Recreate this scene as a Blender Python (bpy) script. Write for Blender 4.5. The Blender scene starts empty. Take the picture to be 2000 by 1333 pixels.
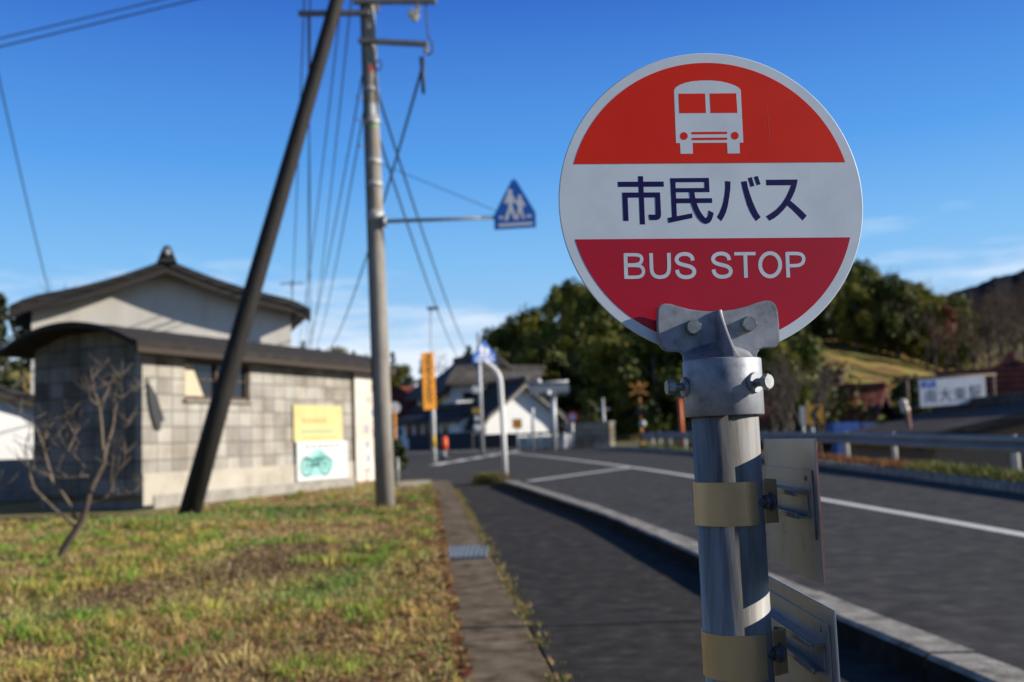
import bpy, bmesh, math, random
import numpy as np
from mathutils import Vector, Matrix

S = bpy.context.scene
COL = S.collection
R_ = math.radians

# ---------------------------------------------------------------- camera
CAM_H, PITCH, ROLL, FPX = 1.25, 5.73, -2.1, 1944.44
cd = bpy.data.cameras.new('camera'); cam = bpy.data.objects.new('camera', cd); COL.objects.link(cam)
CR = Matrix.Rotation(R_(90 + PITCH), 3, 'X') @ Matrix.Rotation(R_(ROLL), 3, 'Z')
cam.matrix_world = Matrix.Translation((0, 0, CAM_H)) @ CR.to_4x4()
cd.sensor_width = 36; cd.lens = 35; cd.clip_start = .05; cd.clip_end = 4000
cd.dof.use_dof = True; cd.dof.focus_distance = 1.33; cd.dof.aperture_fstop = 4.6; cd.dof.aperture_blades = 9
S.camera = cam
# ---------------------------------------------------------------- sun, sky, exposure
SUN_EL, SUN_AZ = 21.0, 96.0            # azimuth clockwise from +Y: low autumn sun from the right
s_el, s_az = R_(SUN_EL), R_(SUN_AZ)
SUN = Vector((math.sin(s_az) * math.cos(s_el), math.cos(s_az) * math.cos(s_el), math.sin(s_el)))
ld = bpy.data.lights.new('sun', 'SUN'); ld.energy = 5.0; ld.angle = R_(.5); ld.color = (1, .92, .80)
lo = bpy.data.objects.new('sun', ld); COL.objects.link(lo)
lo.rotation_euler = SUN.to_track_quat('Z', 'Y').to_euler()
W = bpy.data.worlds.new('World'); S.world = W; W.use_nodes = True
nt = W.node_tree; nt.nodes.clear()
def N(t, **k):
    n = nt.nodes.new(t)
    for a, b in k.items(): setattr(n, a, b)
    return n
sky = N('ShaderNodeTexSky', sky_type='NISHITA', sun_disc=False, sun_elevation=s_el, sun_rotation=s_az,
        air_density=1.0, dust_density=.0, ozone_density=2.2, altitude=300)
hs = N('ShaderNodeHueSaturation'); hs.inputs['Saturation'].default_value = 1.2; hs.inputs['Value'].default_value = 1.0
nt.links.new(sky.outputs[0], hs.inputs['Color'])
tc = N('ShaderNodeTexCoord'); sp = N('ShaderNodeSeparateXYZ'); nt.links.new(tc.outputs['Generated'], sp.inputs[0])
# clear autumn air: the physical sky is steered towards a pale blue low down and deep blue overhead
el = N('ShaderNodeValToRGB'); E_ = el.color_ramp.elements
for i, (q, c) in enumerate(((0, (.42, .54, .67)), (.08, (.30, .48, .69)), (.18, (.17, .40, .70)), (.276, (.072, .27, .66)), (.42, (.024, .115, .48)), (.6, (.016, .038, .13)), (1, (.010, .018, .045)))):
    e_ = E_[i] if i < 2 else E_.new(q)
    e_.position = q; e_.color = (*c, 1)
nt.links.new(sp.outputs['Z'], el.inputs[0])
ek = N('ShaderNodeVectorMath', operation='SCALE'); ek.inputs['Scale'].default_value = 10; nt.links.new(el.outputs[0], ek.inputs[0])
m0 = N('ShaderNodeMix', data_type='RGBA'); m0.inputs['Factor'].default_value = .88; nt.links.new(hs.outputs[0], m0.inputs[6]); nt.links.new(ek.outputs[0], m0.inputs[7])
mp = N('ShaderNodeMapping'); mp.inputs['Scale'].default_value = (1.6, 1.6, 9.5); mp.inputs['Location'].default_value = (.35, .1, .2)
nt.links.new(tc.outputs['Generated'], mp.inputs[0])
nz = N('ShaderNodeTexNoise'); nz.inputs['Scale'].default_value = 2.6; nz.inputs['Detail'].default_value = 7; nz.inputs['Roughness'].default_value = .58
nt.links.new(mp.outputs[0], nz.inputs['Vector'])
# thin cloud bank near the horizon: noise threshold rises with elevation
r1 = N('ShaderNodeMapRange'); r1.inputs[1].default_value = .02; r1.inputs[2].default_value = .27; r1.inputs[3].default_value = .37; r1.inputs[4].default_value = -.30
nt.links.new(sp.outputs['Z'], r1.inputs[0])
ad = N('ShaderNodeMath', operation='ADD'); nt.links.new(nz.outputs['Fac'], ad.inputs[0]); nt.links.new(r1.outputs[0], ad.inputs[1])
r2 = N('ShaderNodeMapRange', interpolation_type='SMOOTHSTEP'); r2.inputs[1].default_value = .5; r2.inputs[2].default_value = .82; r2.inputs[3].default_value = 0; r2.inputs[4].default_value = .88
nt.links.new(ad.outputs[0], r2.inputs[0])
mx = N('ShaderNodeMix', data_type='RGBA'); nt.links.new(r2.outputs[0], mx.inputs['Factor'])
nt.links.new(m0.outputs[2], mx.inputs[6]); mx.inputs[7].default_value = (6.6, 7.2, 8.0, 1)
bg = N('ShaderNodeBackground'); bg.inputs['Strength'].default_value = .10
wo = N('ShaderNodeOutputWorld'); nt.links.new(mx.outputs[2], bg.inputs['Color']); nt.links.new(bg.outputs[0], wo.inputs['Surface'])
vs = S.view_settings; vs.view_transform = 'Standard'; vs.look = 'None'; vs.exposure = .42; vs.gamma = 1; vs.use_curve_mapping = False
S.cycles.use_denoising = True; S.cycles.max_bounces = 6; S.cycles.transparent_max_bounces = 8

# ---------------------------------------------------------------- where things stand
def ray(px, py): return CR @ Vector(((px - 1000) / FPX, -(py - 666.5) / FPX, -1))
C0 = Vector((0, 0, CAM_H))
def at(px, py, Y):                       # surveyed point at ground distance Y
    d = ray(px, py); return C0 + d * (Y / d.y)
def gz(Y): return .012 * max(0, Y - 8)   # the street climbs gently away from the camera
def gnd(px, py, dz=0):
    d = ray(px, py); lo_, hi = .5, 400
    for _ in range(50):
        m = (lo_ + hi) / 2; p = C0 + d * m
        if p.z - gz(p.y) - dz > 0: lo_ = m
        else: hi = m
    return C0 + d * lo_
def lerp(a, b, t): return a + (b - a) * t
def interp(v, pts):
    if v <= pts[0][0]: return pts[0][1]
    for (a, b), (c, d) in zip(pts, pts[1:]):
        if v <= c: return lerp(b, d, (v - a) / (c - a))
    return pts[-1][1]

# ---------------------------------------------------------------- materials
MATS = {}
def mat(name, cols, scale=4, detail=5, rough=.7, metal=0., bump=0., bscale=None, stretch=(1, 1, 1), coat=0., spec=.5, var=0., transl=0., distort=0.):
    if name in MATS: return MATS[name]
    m = bpy.data.materials.new(name); m.use_nodes = True; t = m.node_tree; b = t.nodes['Principled BSDF']
    b.inputs['Roughness'].default_value = rough; b.inputs['Metallic'].default_value = metal
    b.inputs['Coat Weight'].default_value = coat; b.inputs['Coat Roughness'].default_value = .12
    b.inputs['Specular IOR Level'].default_value = spec
    if not isinstance(cols[0], tuple) or len(cols) == 3 and not isinstance(cols[0], (tuple, list)): cols = [(0, cols)]
    tcn = t.nodes.new('ShaderNodeTexCoord'); mpn = t.nodes.new('ShaderNodeMapping'); mpn.inputs['Scale'].default_value = stretch
    t.links.new(tcn.outputs['Object'], mpn.inputs[0])
    no = t.nodes.new('ShaderNodeTexNoise'); no.inputs['Scale'].default_value = scale; no.inputs['Detail'].default_value = detail; no.inputs['Distortion'].default_value = distort
    no.inputs['Roughness'].default_value = .6
    t.links.new(mpn.outputs[0], no.inputs['Vector'])
    fac = no.outputs['Fac']
    if var:
        oi = t.nodes.new('ShaderNodeObjectInfo'); ma = t.nodes.new('ShaderNodeMath'); ma.operation = 'MULTIPLY_ADD'
        t.links.new(oi.outputs['Random'], ma.inputs[0]); ma.inputs[1].default_value = var
        mb = t.nodes.new('ShaderNodeMath'); mb.operation = 'SUBTRACT'; t.links.new(fac, mb.inputs[0]); mb.inputs[1].default_value = var / 2
        t.links.new(mb.outputs[0], ma.inputs[2]); fac = ma.outputs[0]
    rp = t.nodes.new('ShaderNodeValToRGB'); e = rp.color_ramp.elements
    while len(e) < len(cols): e.new(.5)
    if len(cols) == 1: e.remove(e[1])
    for i, (p, c) in enumerate(cols): e[i].position = p; e[i].color = (*c, 1)
    t.links.new(fac, rp.inputs[0]); t.links.new(rp.outputs[0], b.inputs['Base Color'])
    if bump:
        n2 = t.nodes.new('ShaderNodeTexNoise'); n2.inputs['Scale'].default_value = bscale or scale * 6; n2.inputs['Detail'].default_value = 4
        t.links.new(mpn.outputs[0], n2.inputs['Vector'])
        bp = t.nodes.new('ShaderNodeBump'); bp.inputs['Strength'].default_value = bump; bp.inputs['Distance'].default_value = .3 / (bscale or scale * 6)
        t.links.new(n2.outputs['Fac'], bp.inputs['Height']); t.links.new(bp.outputs[0], b.inputs['Normal'])
    if transl:
        tr = t.nodes.new('ShaderNodeBsdfTranslucent'); t.links.new(rp.outputs[0], tr.inputs['Color'])
        ms = t.nodes.new('ShaderNodeMixShader'); ms.inputs[0].default_value = transl
        t.links.new(b.outputs[0], ms.inputs[1]); t.links.new(tr.outputs[0], ms.inputs[2])
        t.links.new(ms.outputs[0], t.nodes['Material Output'].inputs['Surface'])
    MATS[name] = m; return m
def flat(name, c, rough=.5, metal=0., coat=0., spec=.5): return mat(name, [(0, tuple(v * .9 for v in c)), (1, tuple(min(1, v * 1.08) for v in c))], 18, 3, rough, metal, coat=coat, spec=spec)
def brickmat(name, c1, c2, mortar, bw, bh, off=0., ms=.012, vec='wall', rough=.85, bias=0., bump=.5, stain=None):
    m = bpy.data.materials.new(name); m.use_nodes = True; t = m.node_tree; b = t.nodes['Principled BSDF']; b.inputs['Roughness'].default_value = rough; b.inputs['Specular IOR Level'].default_value = .18
    tcn = t.nodes.new('ShaderNodeTexCoord'); s = t.nodes.new('ShaderNodeSeparateXYZ'); t.links.new(tcn.outputs['Object'], s.inputs[0])
    cmb = t.nodes.new('ShaderNodeCombineXYZ')
    if vec == 'wall':
        a = t.nodes.new('ShaderNodeMath'); t.links.new(s.outputs[0], a.inputs[0]); t.links.new(s.outputs[1], a.inputs[1])
        t.links.new(a.outputs[0], cmb.inputs[0]); t.links.new(s.outputs[2], cmb.inputs[1])
    elif vec == 'roof': t.links.new(s.outputs[1], cmb.inputs[0]); t.links.new(s.outputs[2], cmb.inputs[1])
    else: t.links.new(s.outputs[0], cmb.inputs[0]); t.links.new(s.outputs[1], cmb.inputs[1])
    br = t.nodes.new('ShaderNodeTexBrick'); br.offset = off; br.inputs['Scale'].default_value = 1
    br.inputs['Color1'].default_value = (*c1, 1); br.inputs['Color2'].default_value = (*c2, 1); br.inputs['Mortar'].default_value = (*mortar, 1)
    br.inputs['Brick Width'].default_value = bw; br.inputs['Row Height'].default_value = bh; br.inputs['Mortar Size'].default_value = ms; br.inputs['Bias'].default_value = bias
    t.links.new(cmb.outputs[0], br.inputs['Vector'])
    no = t.nodes.new('ShaderNodeTexNoise'); no.inputs['Scale'].default_value = 1.4; no.inputs['Detail'].default_value = 8; t.links.new(tcn.outputs['Object'], no.inputs['Vector'])
    rp = t.nodes.new('ShaderNodeValToRGB'); st = stain or (.5, .46, .42)
    rp.color_ramp.elements[0].color = (*st, 1); rp.color_ramp.elements[0].position = .3; rp.color_ramp.elements[1].color = (1, 1, 1, 1); rp.color_ramp.elements[1].position = .62
    t.links.new(no.outputs['Fac'], rp.inputs[0])
    mu = t.nodes.new('ShaderNodeMix'); mu.data_type = 'RGBA'; mu.blend_type = 'MULTIPLY'; mu.inputs['Factor'].default_value = 1
    t.links.new(br.outputs['Color'], mu.inputs[6]); t.links.new(rp.outputs[0], mu.inputs[7]); t.links.new(mu.outputs[2], b.inputs['Base Color'])
    bp = t.nodes.new('ShaderNodeBump'); bp.inputs['Strength'].default_value = bump; bp.inputs['Distance'].default_value = .02
    bp.invert = True; t.links.new(br.outputs['Fac'], bp.inputs['Height']); t.links.new(bp.outputs[0], b.inputs['Normal'])
    MATS[name] = m; return m
def attrmat(name, rough=.8, transl=.0, attr='tint'):
    m = bpy.data.materials.new(name); m.use_nodes = True; t = m.node_tree; b = t.nodes['Principled BSDF']; b.inputs['Roughness'].default_value = rough
    b.inputs['Specular IOR Level'].default_value = .25
    a = t.nodes.new('ShaderNodeAttribute'); a.attribute_name = attr; t.links.new(a.outputs['Color'], b.inputs['Base Color'])
    if transl:
        tr = t.nodes.new('ShaderNodeBsdfTranslucent'); t.links.new(a.outputs['Color'], tr.inputs['Color'])
        ms = t.nodes.new('ShaderNodeMixShader'); ms.inputs[0].default_value = transl
        t.links.new(b.outputs[0], ms.inputs[1]); t.links.new(tr.outputs[0], ms.inputs[2]); t.links.new(ms.outputs[0], t.nodes['Material Output'].inputs['Surface'])
    return m

# ---------------------------------------------------------------- object bookkeeping
ROOT = {}
def tag(o, label=None, cat=None, group=None, kind=None):
    if label: o['label'] = label
    if cat: o['category'] = cat
    if group: o['group'] = group
    if kind: o['kind'] = kind
    return o
def thing(name, label, cat, loc=(0, 0, 0), rz=0., group=None):
    o = bpy.data.objects.new(name, None); COL.objects.link(o); o.empty_display_size = .1
    o.location = loc; o.rotation_euler = (0, 0, rz)
    ROOT[o.name] = Matrix.Translation(loc) @ Matrix.Rotation(rz, 4, 'Z')
    return tag(o, label, cat, group)
def perp(d):
    d = Vector(d).normalized(); u = Vector((0, 0, 1)) if abs(d.z) < .9 else Vector((1, 0, 0))
    x = d.cross(u).normalized(); return x, x.cross(d).normalized()
class MB:
    def __init__(s): s.v = []; s.f = []; s.m = []; s.sm = []; s.cur = 0
    def face(s, pts, smooth=False):
        i = len(s.v); s.v += [Vector(p) for p in pts]; s.f.append(tuple(range(i, i + len(pts)))); s.m.append(s.cur); s.sm.append(smooth); return s
    def grid(s, rows, closed=False, smooth=True):
        n = len(rows[0]); b = len(s.v)
        for r in rows: s.v += [Vector(p) for p in r]
        for i in range(len(rows) - 1):
            for j in range(n if closed else n - 1):
                k = (j + 1) % n
                s.f.append((b + i * n + j, b + i * n + k, b + (i + 1) * n + k, b + (i + 1) * n + j)); s.m.append(s.cur); s.sm.append(smooth)
        return s
    def box(s, c, d, rot=None):
        c = Vector(c); h = Vector(d) / 2; rot = rot or Matrix.Identity(3)
        P = [c + rot @ Vector((x * h.x, y * h.y, z * h.z)) for z in (-1, 1) for x, y in ((-1, -1), (1, -1), (1, 1), (-1, 1))]
        b = len(s.v); s.v += P
        for f in ((3, 2, 1, 0), (4, 5, 6, 7), (0, 1, 5, 4), (1, 2, 6, 5), (2, 3, 7, 6), (3, 0, 4, 7)):
            s.f.append(tuple(b + k for k in f)); s.m.append(s.cur); s.sm.append(False)
        return s
    def prism(s, pts, off):                # polygon extruded by a vector
        pts = [Vector(p) for p in pts]; off = Vector(off); n = len(pts)
        nrm = Vector()
        for i in range(n): nrm += (pts[i] - pts[0]).cross(pts[(i + 1) % n] - pts[0])
        if nrm.dot(off) > 0: pts = pts[::-1]
        b = len(s.v); s.v += pts + [p + off for p in pts]
        s.f.append(tuple(b + i for i in range(n))); s.f.append(tuple(b + n + i for i in range(n))[::-1])
        for i in range(n): j = (i + 1) % n; s.f.append((b + j, b + i, b + n + i, b + n + j))
        s.m += [s.cur] * (n + 2); s.sm += [False] * (n + 2); return s
    def tube(s, path, r, n=8, caps=True, smooth=True):
        path = [Vector(p) for p in path]; rs = r if isinstance(r, (list, tuple)) else [r] * len(path); rows = []; x = None
        for i, p in enumerate(path):
            d = (path[min(i + 1, len(path) - 1)] - path[max(i - 1, 0)]).normalized()
            if x is None: x, y = perp(d)
            else: x = (x - d * x.dot(d)).normalized(); y = x.cross(d)
            rows.append([p + (x * math.cos(2 * math.pi * k / n) + y * math.sin(2 * math.pi * k / n)) * rs[i] for k in range(n)])
        b = len(s.v); s.grid(rows, True, smooth)
        if caps:
            L = len(rows) - 1
            s.f.append(tuple(b + k for k in range(n))); s.f.append(tuple(b + L * n + k for k in range(n))[::-1]); s.m += [s.cur] * 2; s.sm += [False] * 2
        return s
    def cyl(s, a, b, r, r2=None, n=16): return s.tube([a, b], [r, r if r2 is None else r2], n)
    def ball(s, c, r, n=10, sz=(1, 1, 1)):
        c = Vector(c); rows = []
        for i in range(n // 2 + 1):
            t = math.pi * i / (n // 2); t = min(max(t, .02), math.pi - .02)
            rows.append([c + Vector((math.sin(t) * math.cos(2 * math.pi * k / n) * sz[0], math.sin(t) * math.sin(2 * math.pi * k / n) * sz[1], math.cos(t) * sz[2])) * r for k in range(n)])
        return s.grid(rows, True)
    def build(s, name, mats, parent=None, bevel=0., seg=2, local=False, fix=True):
        if not isinstance(mats, (list, tuple)): mats = [mats]
        root = parent
        while root is not None and root.parent is not None: root = root.parent
        inv = ROOT[root.name].inverted() if root is not None and root.name in ROOT and not local else None
        vv = [tuple(inv @ v) for v in s.v] if inv else [tuple(v) for v in s.v]
        me = bpy.data.meshes.new(name); me.from_pydata(vv, [], s.f)
        for m in mats: me.materials.append(m)
        me.polygons.foreach_set('material_index', s.m); me.polygons.foreach_set('use_smooth', s.sm)
        if bevel or fix:
            bm = bmesh.new(); bm.from_mesh(me)
            if bevel:
                bmesh.ops.remove_doubles(bm, verts=bm.verts, dist=1e-6)
                ed = [e for e in bm.edges if len(e.link_faces) == 2 and e.calc_face_angle(0) > .5]
                bmesh.ops.bevel(bm, geom=ed, offset=bevel, segments=seg, affect='EDGES', clamp_overlap=True)
            if fix: bmesh.ops.recalc_face_normals(bm, faces=bm.faces)
            bm.to_mesh(me); bm.free()
        o = bpy.data.objects.new(name, me); COL.objects.link(o)
        if parent is not None: o.parent = parent
        else: ROOT[o.name] = Matrix.Identity(4)
        return o
def copy_tree(o, parent=None):
    c = o.copy(); COL.objects.link(c); c.parent = parent
    for ch in list(o.children): copy_tree(ch, c)
    if parent is None: ROOT[c.name] = ROOT[o.name].copy() if o.name in ROOT else Matrix.Identity(4)
    return c
def arr_mesh(name, V, F, m, tint=None, parent=None, mi=None):   # numpy arrays: V (n,3), F (k,3|4)
    me = bpy.data.meshes.new(name); V = np.asarray(V, np.float32); F = np.asarray(F, np.int32); k = F.shape[1]
    me.vertices.add(len(V)); me.vertices.foreach_set('co', V.ravel())
    me.loops.add(F.size); me.loops.foreach_set('vertex_index', F.ravel())
    me.polygons.add(len(F)); me.polygons.foreach_set('loop_start', np.arange(0, F.size, k, dtype=np.int32))
    if tint is not None:
        a = me.color_attributes.new('tint', 'FLOAT_COLOR', 'POINT'); a.data.foreach_set('color', np.hstack([tint, np.ones((len(tint), 1))]).astype(np.float32).ravel())
    for x in (m if isinstance(m, (list, tuple)) else [m]): me.materials.append(x)
    me.update(calc_edges=True); me.validate()
    o = bpy.data.objects.new(name, me); COL.objects.link(o)
    if parent is not None: o.parent = parent
    else: ROOT[o.name] = Matrix.Identity(4)
    return o
def text_geo(txt):                         # glyph outlines as flat polygons, unit box
    cu = bpy.data.curves.new('t', 'FONT'); cu.body = txt; cu.fill_mode = 'FRONT'; cu.resolution_u = 4
    o = bpy.data.objects.new('t', cu); COL.objects.link(o); bpy.context.view_layer.update()
    me = bpy.data.meshes.new_from_object(o.evaluated_get(bpy.context.evaluated_depsgraph_get()))
    V = [v.co.copy() for v in me.vertices]; F = [tuple(p.vertices) for p in me.polygons]
    bpy.data.objects.remove(o); bpy.data.curves.remove(cu); bpy.data.meshes.remove(me)
    if not V: return [], []
    x0 = min(v.x for v in V); x1 = max(v.x for v in V); y0 = min(v.y for v in V); y1 = max(v.y for v in V)
    return [((v.x - x0) / (x1 - x0 or 1), (v.y - y0) / (y1 - y0 or 1)) for v in V], F
def add_text(mb, txt, p00, ux, uy):        # place the unit box of the glyphs on a plane
    V, F = text_geo(txt); b = len(mb.v); mb.v += [Vector(p00) + Vector(ux) * x + Vector(uy) * y for x, y in V]
    for f in F: mb.f.append(tuple(b + i for i in f)); mb.m.append(mb.cur); mb.sm.append(False)
rng = np.random.default_rng(7); random.seed(7)

# ---------------------------------------------------------------- common materials
ASPH = mat('asphalt_old', [(.28, (.028, .027, .027)), (.45, (.052, .051, .051)), (.58, (.068, .067, .066)), (.75, (.115, .11, .104))], 4.2, 14, .92, bump=.5, bscale=110, spec=.12)
WALKM = mat('asphalt_walk', [(.28, (.018, .0165, .015)), (.45, (.036, .033, .031)), (.58, (.049, .045, .042)), (.75, (.095, .086, .078))], 5.5, 14, .95, bump=.35, bscale=160, spec=.12)
CONC = mat('concrete', [(.3, (.2, .18, .155)), (.5, (.3, .275, .24)), (.75, (.38, .35, .31))], 3, 10, .9, bump=.4, bscale=60)
KERBM = mat('kerb_concrete', [(.28, (.09, .08, .068)), (.45, (.24, .225, .2)), (.7, (.44, .42, .385))], 7, 12, .92, bump=.9, bscale=45, spec=.12)
GUTM = mat('gutter_concrete', [(.28, (.05, .034, .02)), (.45, (.135, .10, .064)), (.6, (.20, .16, .11)), (.8, (.31, .26, .19))], 5, 14, .95, bump=.6, bscale=60, spec=.12)
LINE = mat('road_paint', [(.3, (.5, .49, .47)), (.55, (.74, .73, .7))], 9, 8, .7)
GALV = mat('galvanised', [(.25, (.42, .44, .47)), (.75, (.62, .64, .67))], 26, 6, .42, .85, bump=.12, bscale=160)
TREEBARK = mat('bark', [(.3, (.05, .036, .026)), (.7, (.12, .095, .075))], 8, 6, .9)
WHITEP = mat('white_paint', [(.2, (.66, .66, .64)), (.7, (.8, .8, .78))], 4, 5, .5)
DARKM = flat('dark_metal', (.02, .02, .022), .5)
CABLE = flat('cable_black', (.015, .016, .02), .6)
KERB_SHADE = mat('kerb_painted_shade', [(.3, (.010, .0095, .008)), (.6, (.024, .023, .018)), (.85, (.07, .064, .045))], 6, 10, .95, bump=.7, bscale=40, spec=.12)  # shade of the kerb face put into a darkened concrete colour

# ================================================================ BUS STOP SIGN
def smooth_c(pts, it):
    for _ in range(it): pts = [pts[0]] + [q for (a, b_), (c, d) in zip(pts, pts[1:]) for q in ((.75 * a + .25 * c, .75 * b_ + .25 * d), (.25 * a + .75 * c, .25 * b_ + .75 * d))] + [pts[-1]]
    return pts
def bus_stop():
    col = at(1412, 755, 1.276); AX, AY = col.x, col.y
    T = thing('bus_stop_sign', 'round red and white bus stop sign bolted to a galvanised pole in the foreground', 'bus stop sign', (AX, AY, 0))
    psi = R_(3.6); n = Vector((math.sin(psi), -math.cos(psi), 0)); u = Vector((math.cos(psi), math.sin(psi), 0)); w = Vector((0, 0, 1))
    Y0 = 1.312; S0 = at(1390.5, 395.5, Y0)
    def pl(px, py, off=0.):              # point on the sign plane moved off it towards the camera
        d = ray(px, py); o = S0 + n * off; t = (o - C0).dot(n) / d.dot(n); return C0 + d * t
    RAD = (pl(1687, 388) - pl(1094, 392)).length / 2
    white = mat('sign_white', [(.30, (.55, .63, .69)), (.5, (.62, .70, .765)), (.7, (.65, .73, .79))], 11, 8, .5, coat=.06, spec=.3)
    red = mat('sign_red', [(.3, (.66, .016, .003)), (.7, (.74, .022, .004))], 8, 3, .5, coat=.03, spec=.2)
    crim = mat('sign_crimson', [(.3, (.42, .004, .02)), (.7, (.48, .005, .026))], 8, 3, .4, coat=.1, spec=.3)
    navy = mat('sign_navy', [(.3, (.006, .005, .075)), (.7, (.009, .008, .09))], 8, 3, .5, coat=0, spec=.2)
    alu = mat('aluminium', [(.30, (.09, .085, .075)), (.42, (.24, .255, .275)), (.8, (.30, .32, .355))], 9, 11, .42, .5, bump=.05, bscale=80, distort=.6)
    def circ(r, off, k=128, c=None): return [S0 + n * off + u * r * math.cos(2 * math.pi * i / k) + w * r * math.sin(2 * math.pi * i / k) for i in range(k)]
    b = MB(); ro = [circ(RAD - .0009, -.001), circ(RAD - .0002, -.0007), circ(RAD, -.0001), circ(RAD, .0009), circ(RAD - .0003, .0016), circ(RAD - .0010, .0020)]
    b.grid(ro, True, False); b.face(ro[-1][::-1]); b.face(ro[0])
    disc = b.build('sign_disc', white, T)
    ri = RAD * .932; F0 = .0020
    def panel(a, c, upper, m):
        A = pl(*a, F0); B = pl(*c, F0)
        o = S0 + n * F0
        def hit(p, q):                   # where the line leaves the inner circle
            d = (q - p).normalized(); s = p - o; bb = s.dot(d); cc = s.dot(s) - ri * ri; return bb, cc, d, p
        bb, cc, d, p = hit(A, B); t1 = -bb - math.sqrt(bb * bb - cc); t2 = -bb + math.sqrt(bb * bb - cc)
        L, Rr = p + d * t1, p + d * t2
        aL = math.atan2((L - o).dot(w), (L - o).dot(u)); aR = math.atan2((Rr - o).dot(w), (Rr - o).dot(u))
        if upper: aL = aL if aL > 0 else aL + 2 * math.pi; angs = [lerp(aR, aL, i / 70) for i in range(71)]
        else:
            if aL > 0: aL -= 2 * math.pi
            angs = [lerp(aL, aR, i / 70) for i in range(71)]
        pts = [o + u * ri * math.cos(q) + w * ri * math.sin(q) for q in angs]
        MB().prism(pts, n * .00025).build('red_panel', m, disc)
    panel((1123, 321), (1650, 317), True, red); panel((1128, 468), (1658, 464), False, crim)
    # pictogram
    z3 = lambda x, y: (1300 + x / 7.84, 145 + y / 7.84)
    body = [(128, 250), (150, 210), (210, 170), (300, 135), (420, 110), (560, 100), (700, 100), (840, 112), (960, 140), (1060, 175), (1120, 210), (1150, 245), (1190, 1050), (1130, 1052), (1137, 1215), (950, 1218), (940, 1052), (412, 1055), (418, 1220), (230, 1222), (220, 1058), (160, 1058)]
    bus = MB().prism([pl(*z3(*p), F0 + .00026) for p in body], n * .0001).build('bus_pictogram', white, disc)
    b = MB(); o1 = F0 + .00037
    for q in ([(198, 302), (605, 298), (620, 597), (210, 600)], [(675, 298), (1082, 295), (1100, 595), (690, 598)]): b.prism([pl(*z3(*p), o1) for p in q], n * .0001)
    b.build('pictogram_window', red, bus)
    for cx, cy in ((280, 950), (1060, 945)):
        b = MB().prism([pl(*z3(cx + 60 * math.cos(k * .2618), cy + 60 * math.sin(k * .2618)), o1) for k in range(24)], n * .0001); b.build('pictogram_lamp', red, bus)
    b = MB()
    for (x0, y0), (x1, y1) in (((410, 906), (928, 901)), ((415, 995), (930, 991))):
        P = [(x1 + 18 * math.cos(t), y1 + 18 * math.sin(t)) for t in [math.pi * (-.5 + i / 8) for i in range(9)]] + [(x0 + 18 * math.cos(t), y0 + 18 * math.sin(t)) for t in [math.pi * (.5 + i / 8) for i in range(9)]]
        b.prism([pl(*z3(*p), o1) for p in P], n * .0001)
    b.build('pictogram_grille', red, bus)
    # the four characters, stroke by stroke
    A = lambda x, y: (1200 + x / 10, 335 + y / 10); B = lambda x, y: (1390 + x / 10, 335 + y / 10)
    glyphs = [(A, [[(462, 95), (560, 95), (600, 1038), (500, 1038)], [(68, 205), (962, 200), (968, 300), (72, 305)], [(155, 415), (892, 412), (895, 510), (158, 515)],
                   [(155, 415), (255, 415), (278, 968), (178, 968)], [(795, 412), (892, 412), (912, 840), (908, 880), (895, 915), (870, 938), (840, 950), (690, 950), (670, 848), (810, 845)]]),
              (A, [[(1090, 135), (1190, 135), (1222, 890), (1125, 897)], [(1090, 135), (1845, 128), (1848, 210), (1092, 215)], [(1755, 128), (1845, 128), (1860, 405), (1765, 405)],
                   [(1190, 330), (1855, 325), (1860, 405), (1195, 410)], [(1200, 530), (1905, 525), (1912, 615), (1205, 622)], [(1045, 910), (1520, 820), (1524, 910), (1062, 1008)],
                   [(1465, 400), (1480, 530), (1510, 660), (1560, 790), (1620, 900), (1690, 980), (1760, 1020), (1805, 1028), (1860, 1005), (1900, 950), (1925, 880), (1940, 815), (1845, 765), (1838, 830), (1825, 880), (1800, 910), (1770, 905), (1720, 850), (1670, 770), (1620, 660), (1580, 530), (1562, 400)]]),
              (B, [[(262, 190), (368, 200), (365, 350), (345, 500), (315, 680), (280, 800), (240, 890), (188, 975), (103, 895), (150, 810), (195, 700), (230, 580), (252, 440), (262, 320)],
                   [(577, 205), (683, 187), (710, 320), (750, 450), (800, 590), (850, 710), (900, 810), (958, 897), (868, 972), (800, 880), (740, 770), (690, 650), (640, 480), (600, 330)],
                   [(710, 132), (785, 112), (835, 285), (763, 305)], [(828, 108), (900, 90), (955, 252), (885, 272)]]),
              (B, [[(1062, 165), (1680, 160), (1660, 270), (1625, 390), (1580, 490), (1535, 572), (1600, 625), (1720, 730), (1858, 868), (1778, 960), (1680, 860), (1570, 750), (1475, 668), (1400, 760), (1310, 850), (1220, 920), (1128, 968), (1060, 878), (1150, 825), (1260, 745), (1360, 640), (1440, 520), (1500, 400), (1550, 272), (1070, 275)]])]
    b = MB()
    for fn, st in glyphs:
        for k, q in enumerate(st): b.prism([pl(*fn(*p), F0 + .00001) for p in q], n * (.00012 + k * .00003))
    b.build('lettering', navy, disc)
    b = MB(); o2 = F0 + .00027; lv = [0]
    D = lambda x, y: pl(1200 + x / 5, 480 + y / 5, o2)
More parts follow.
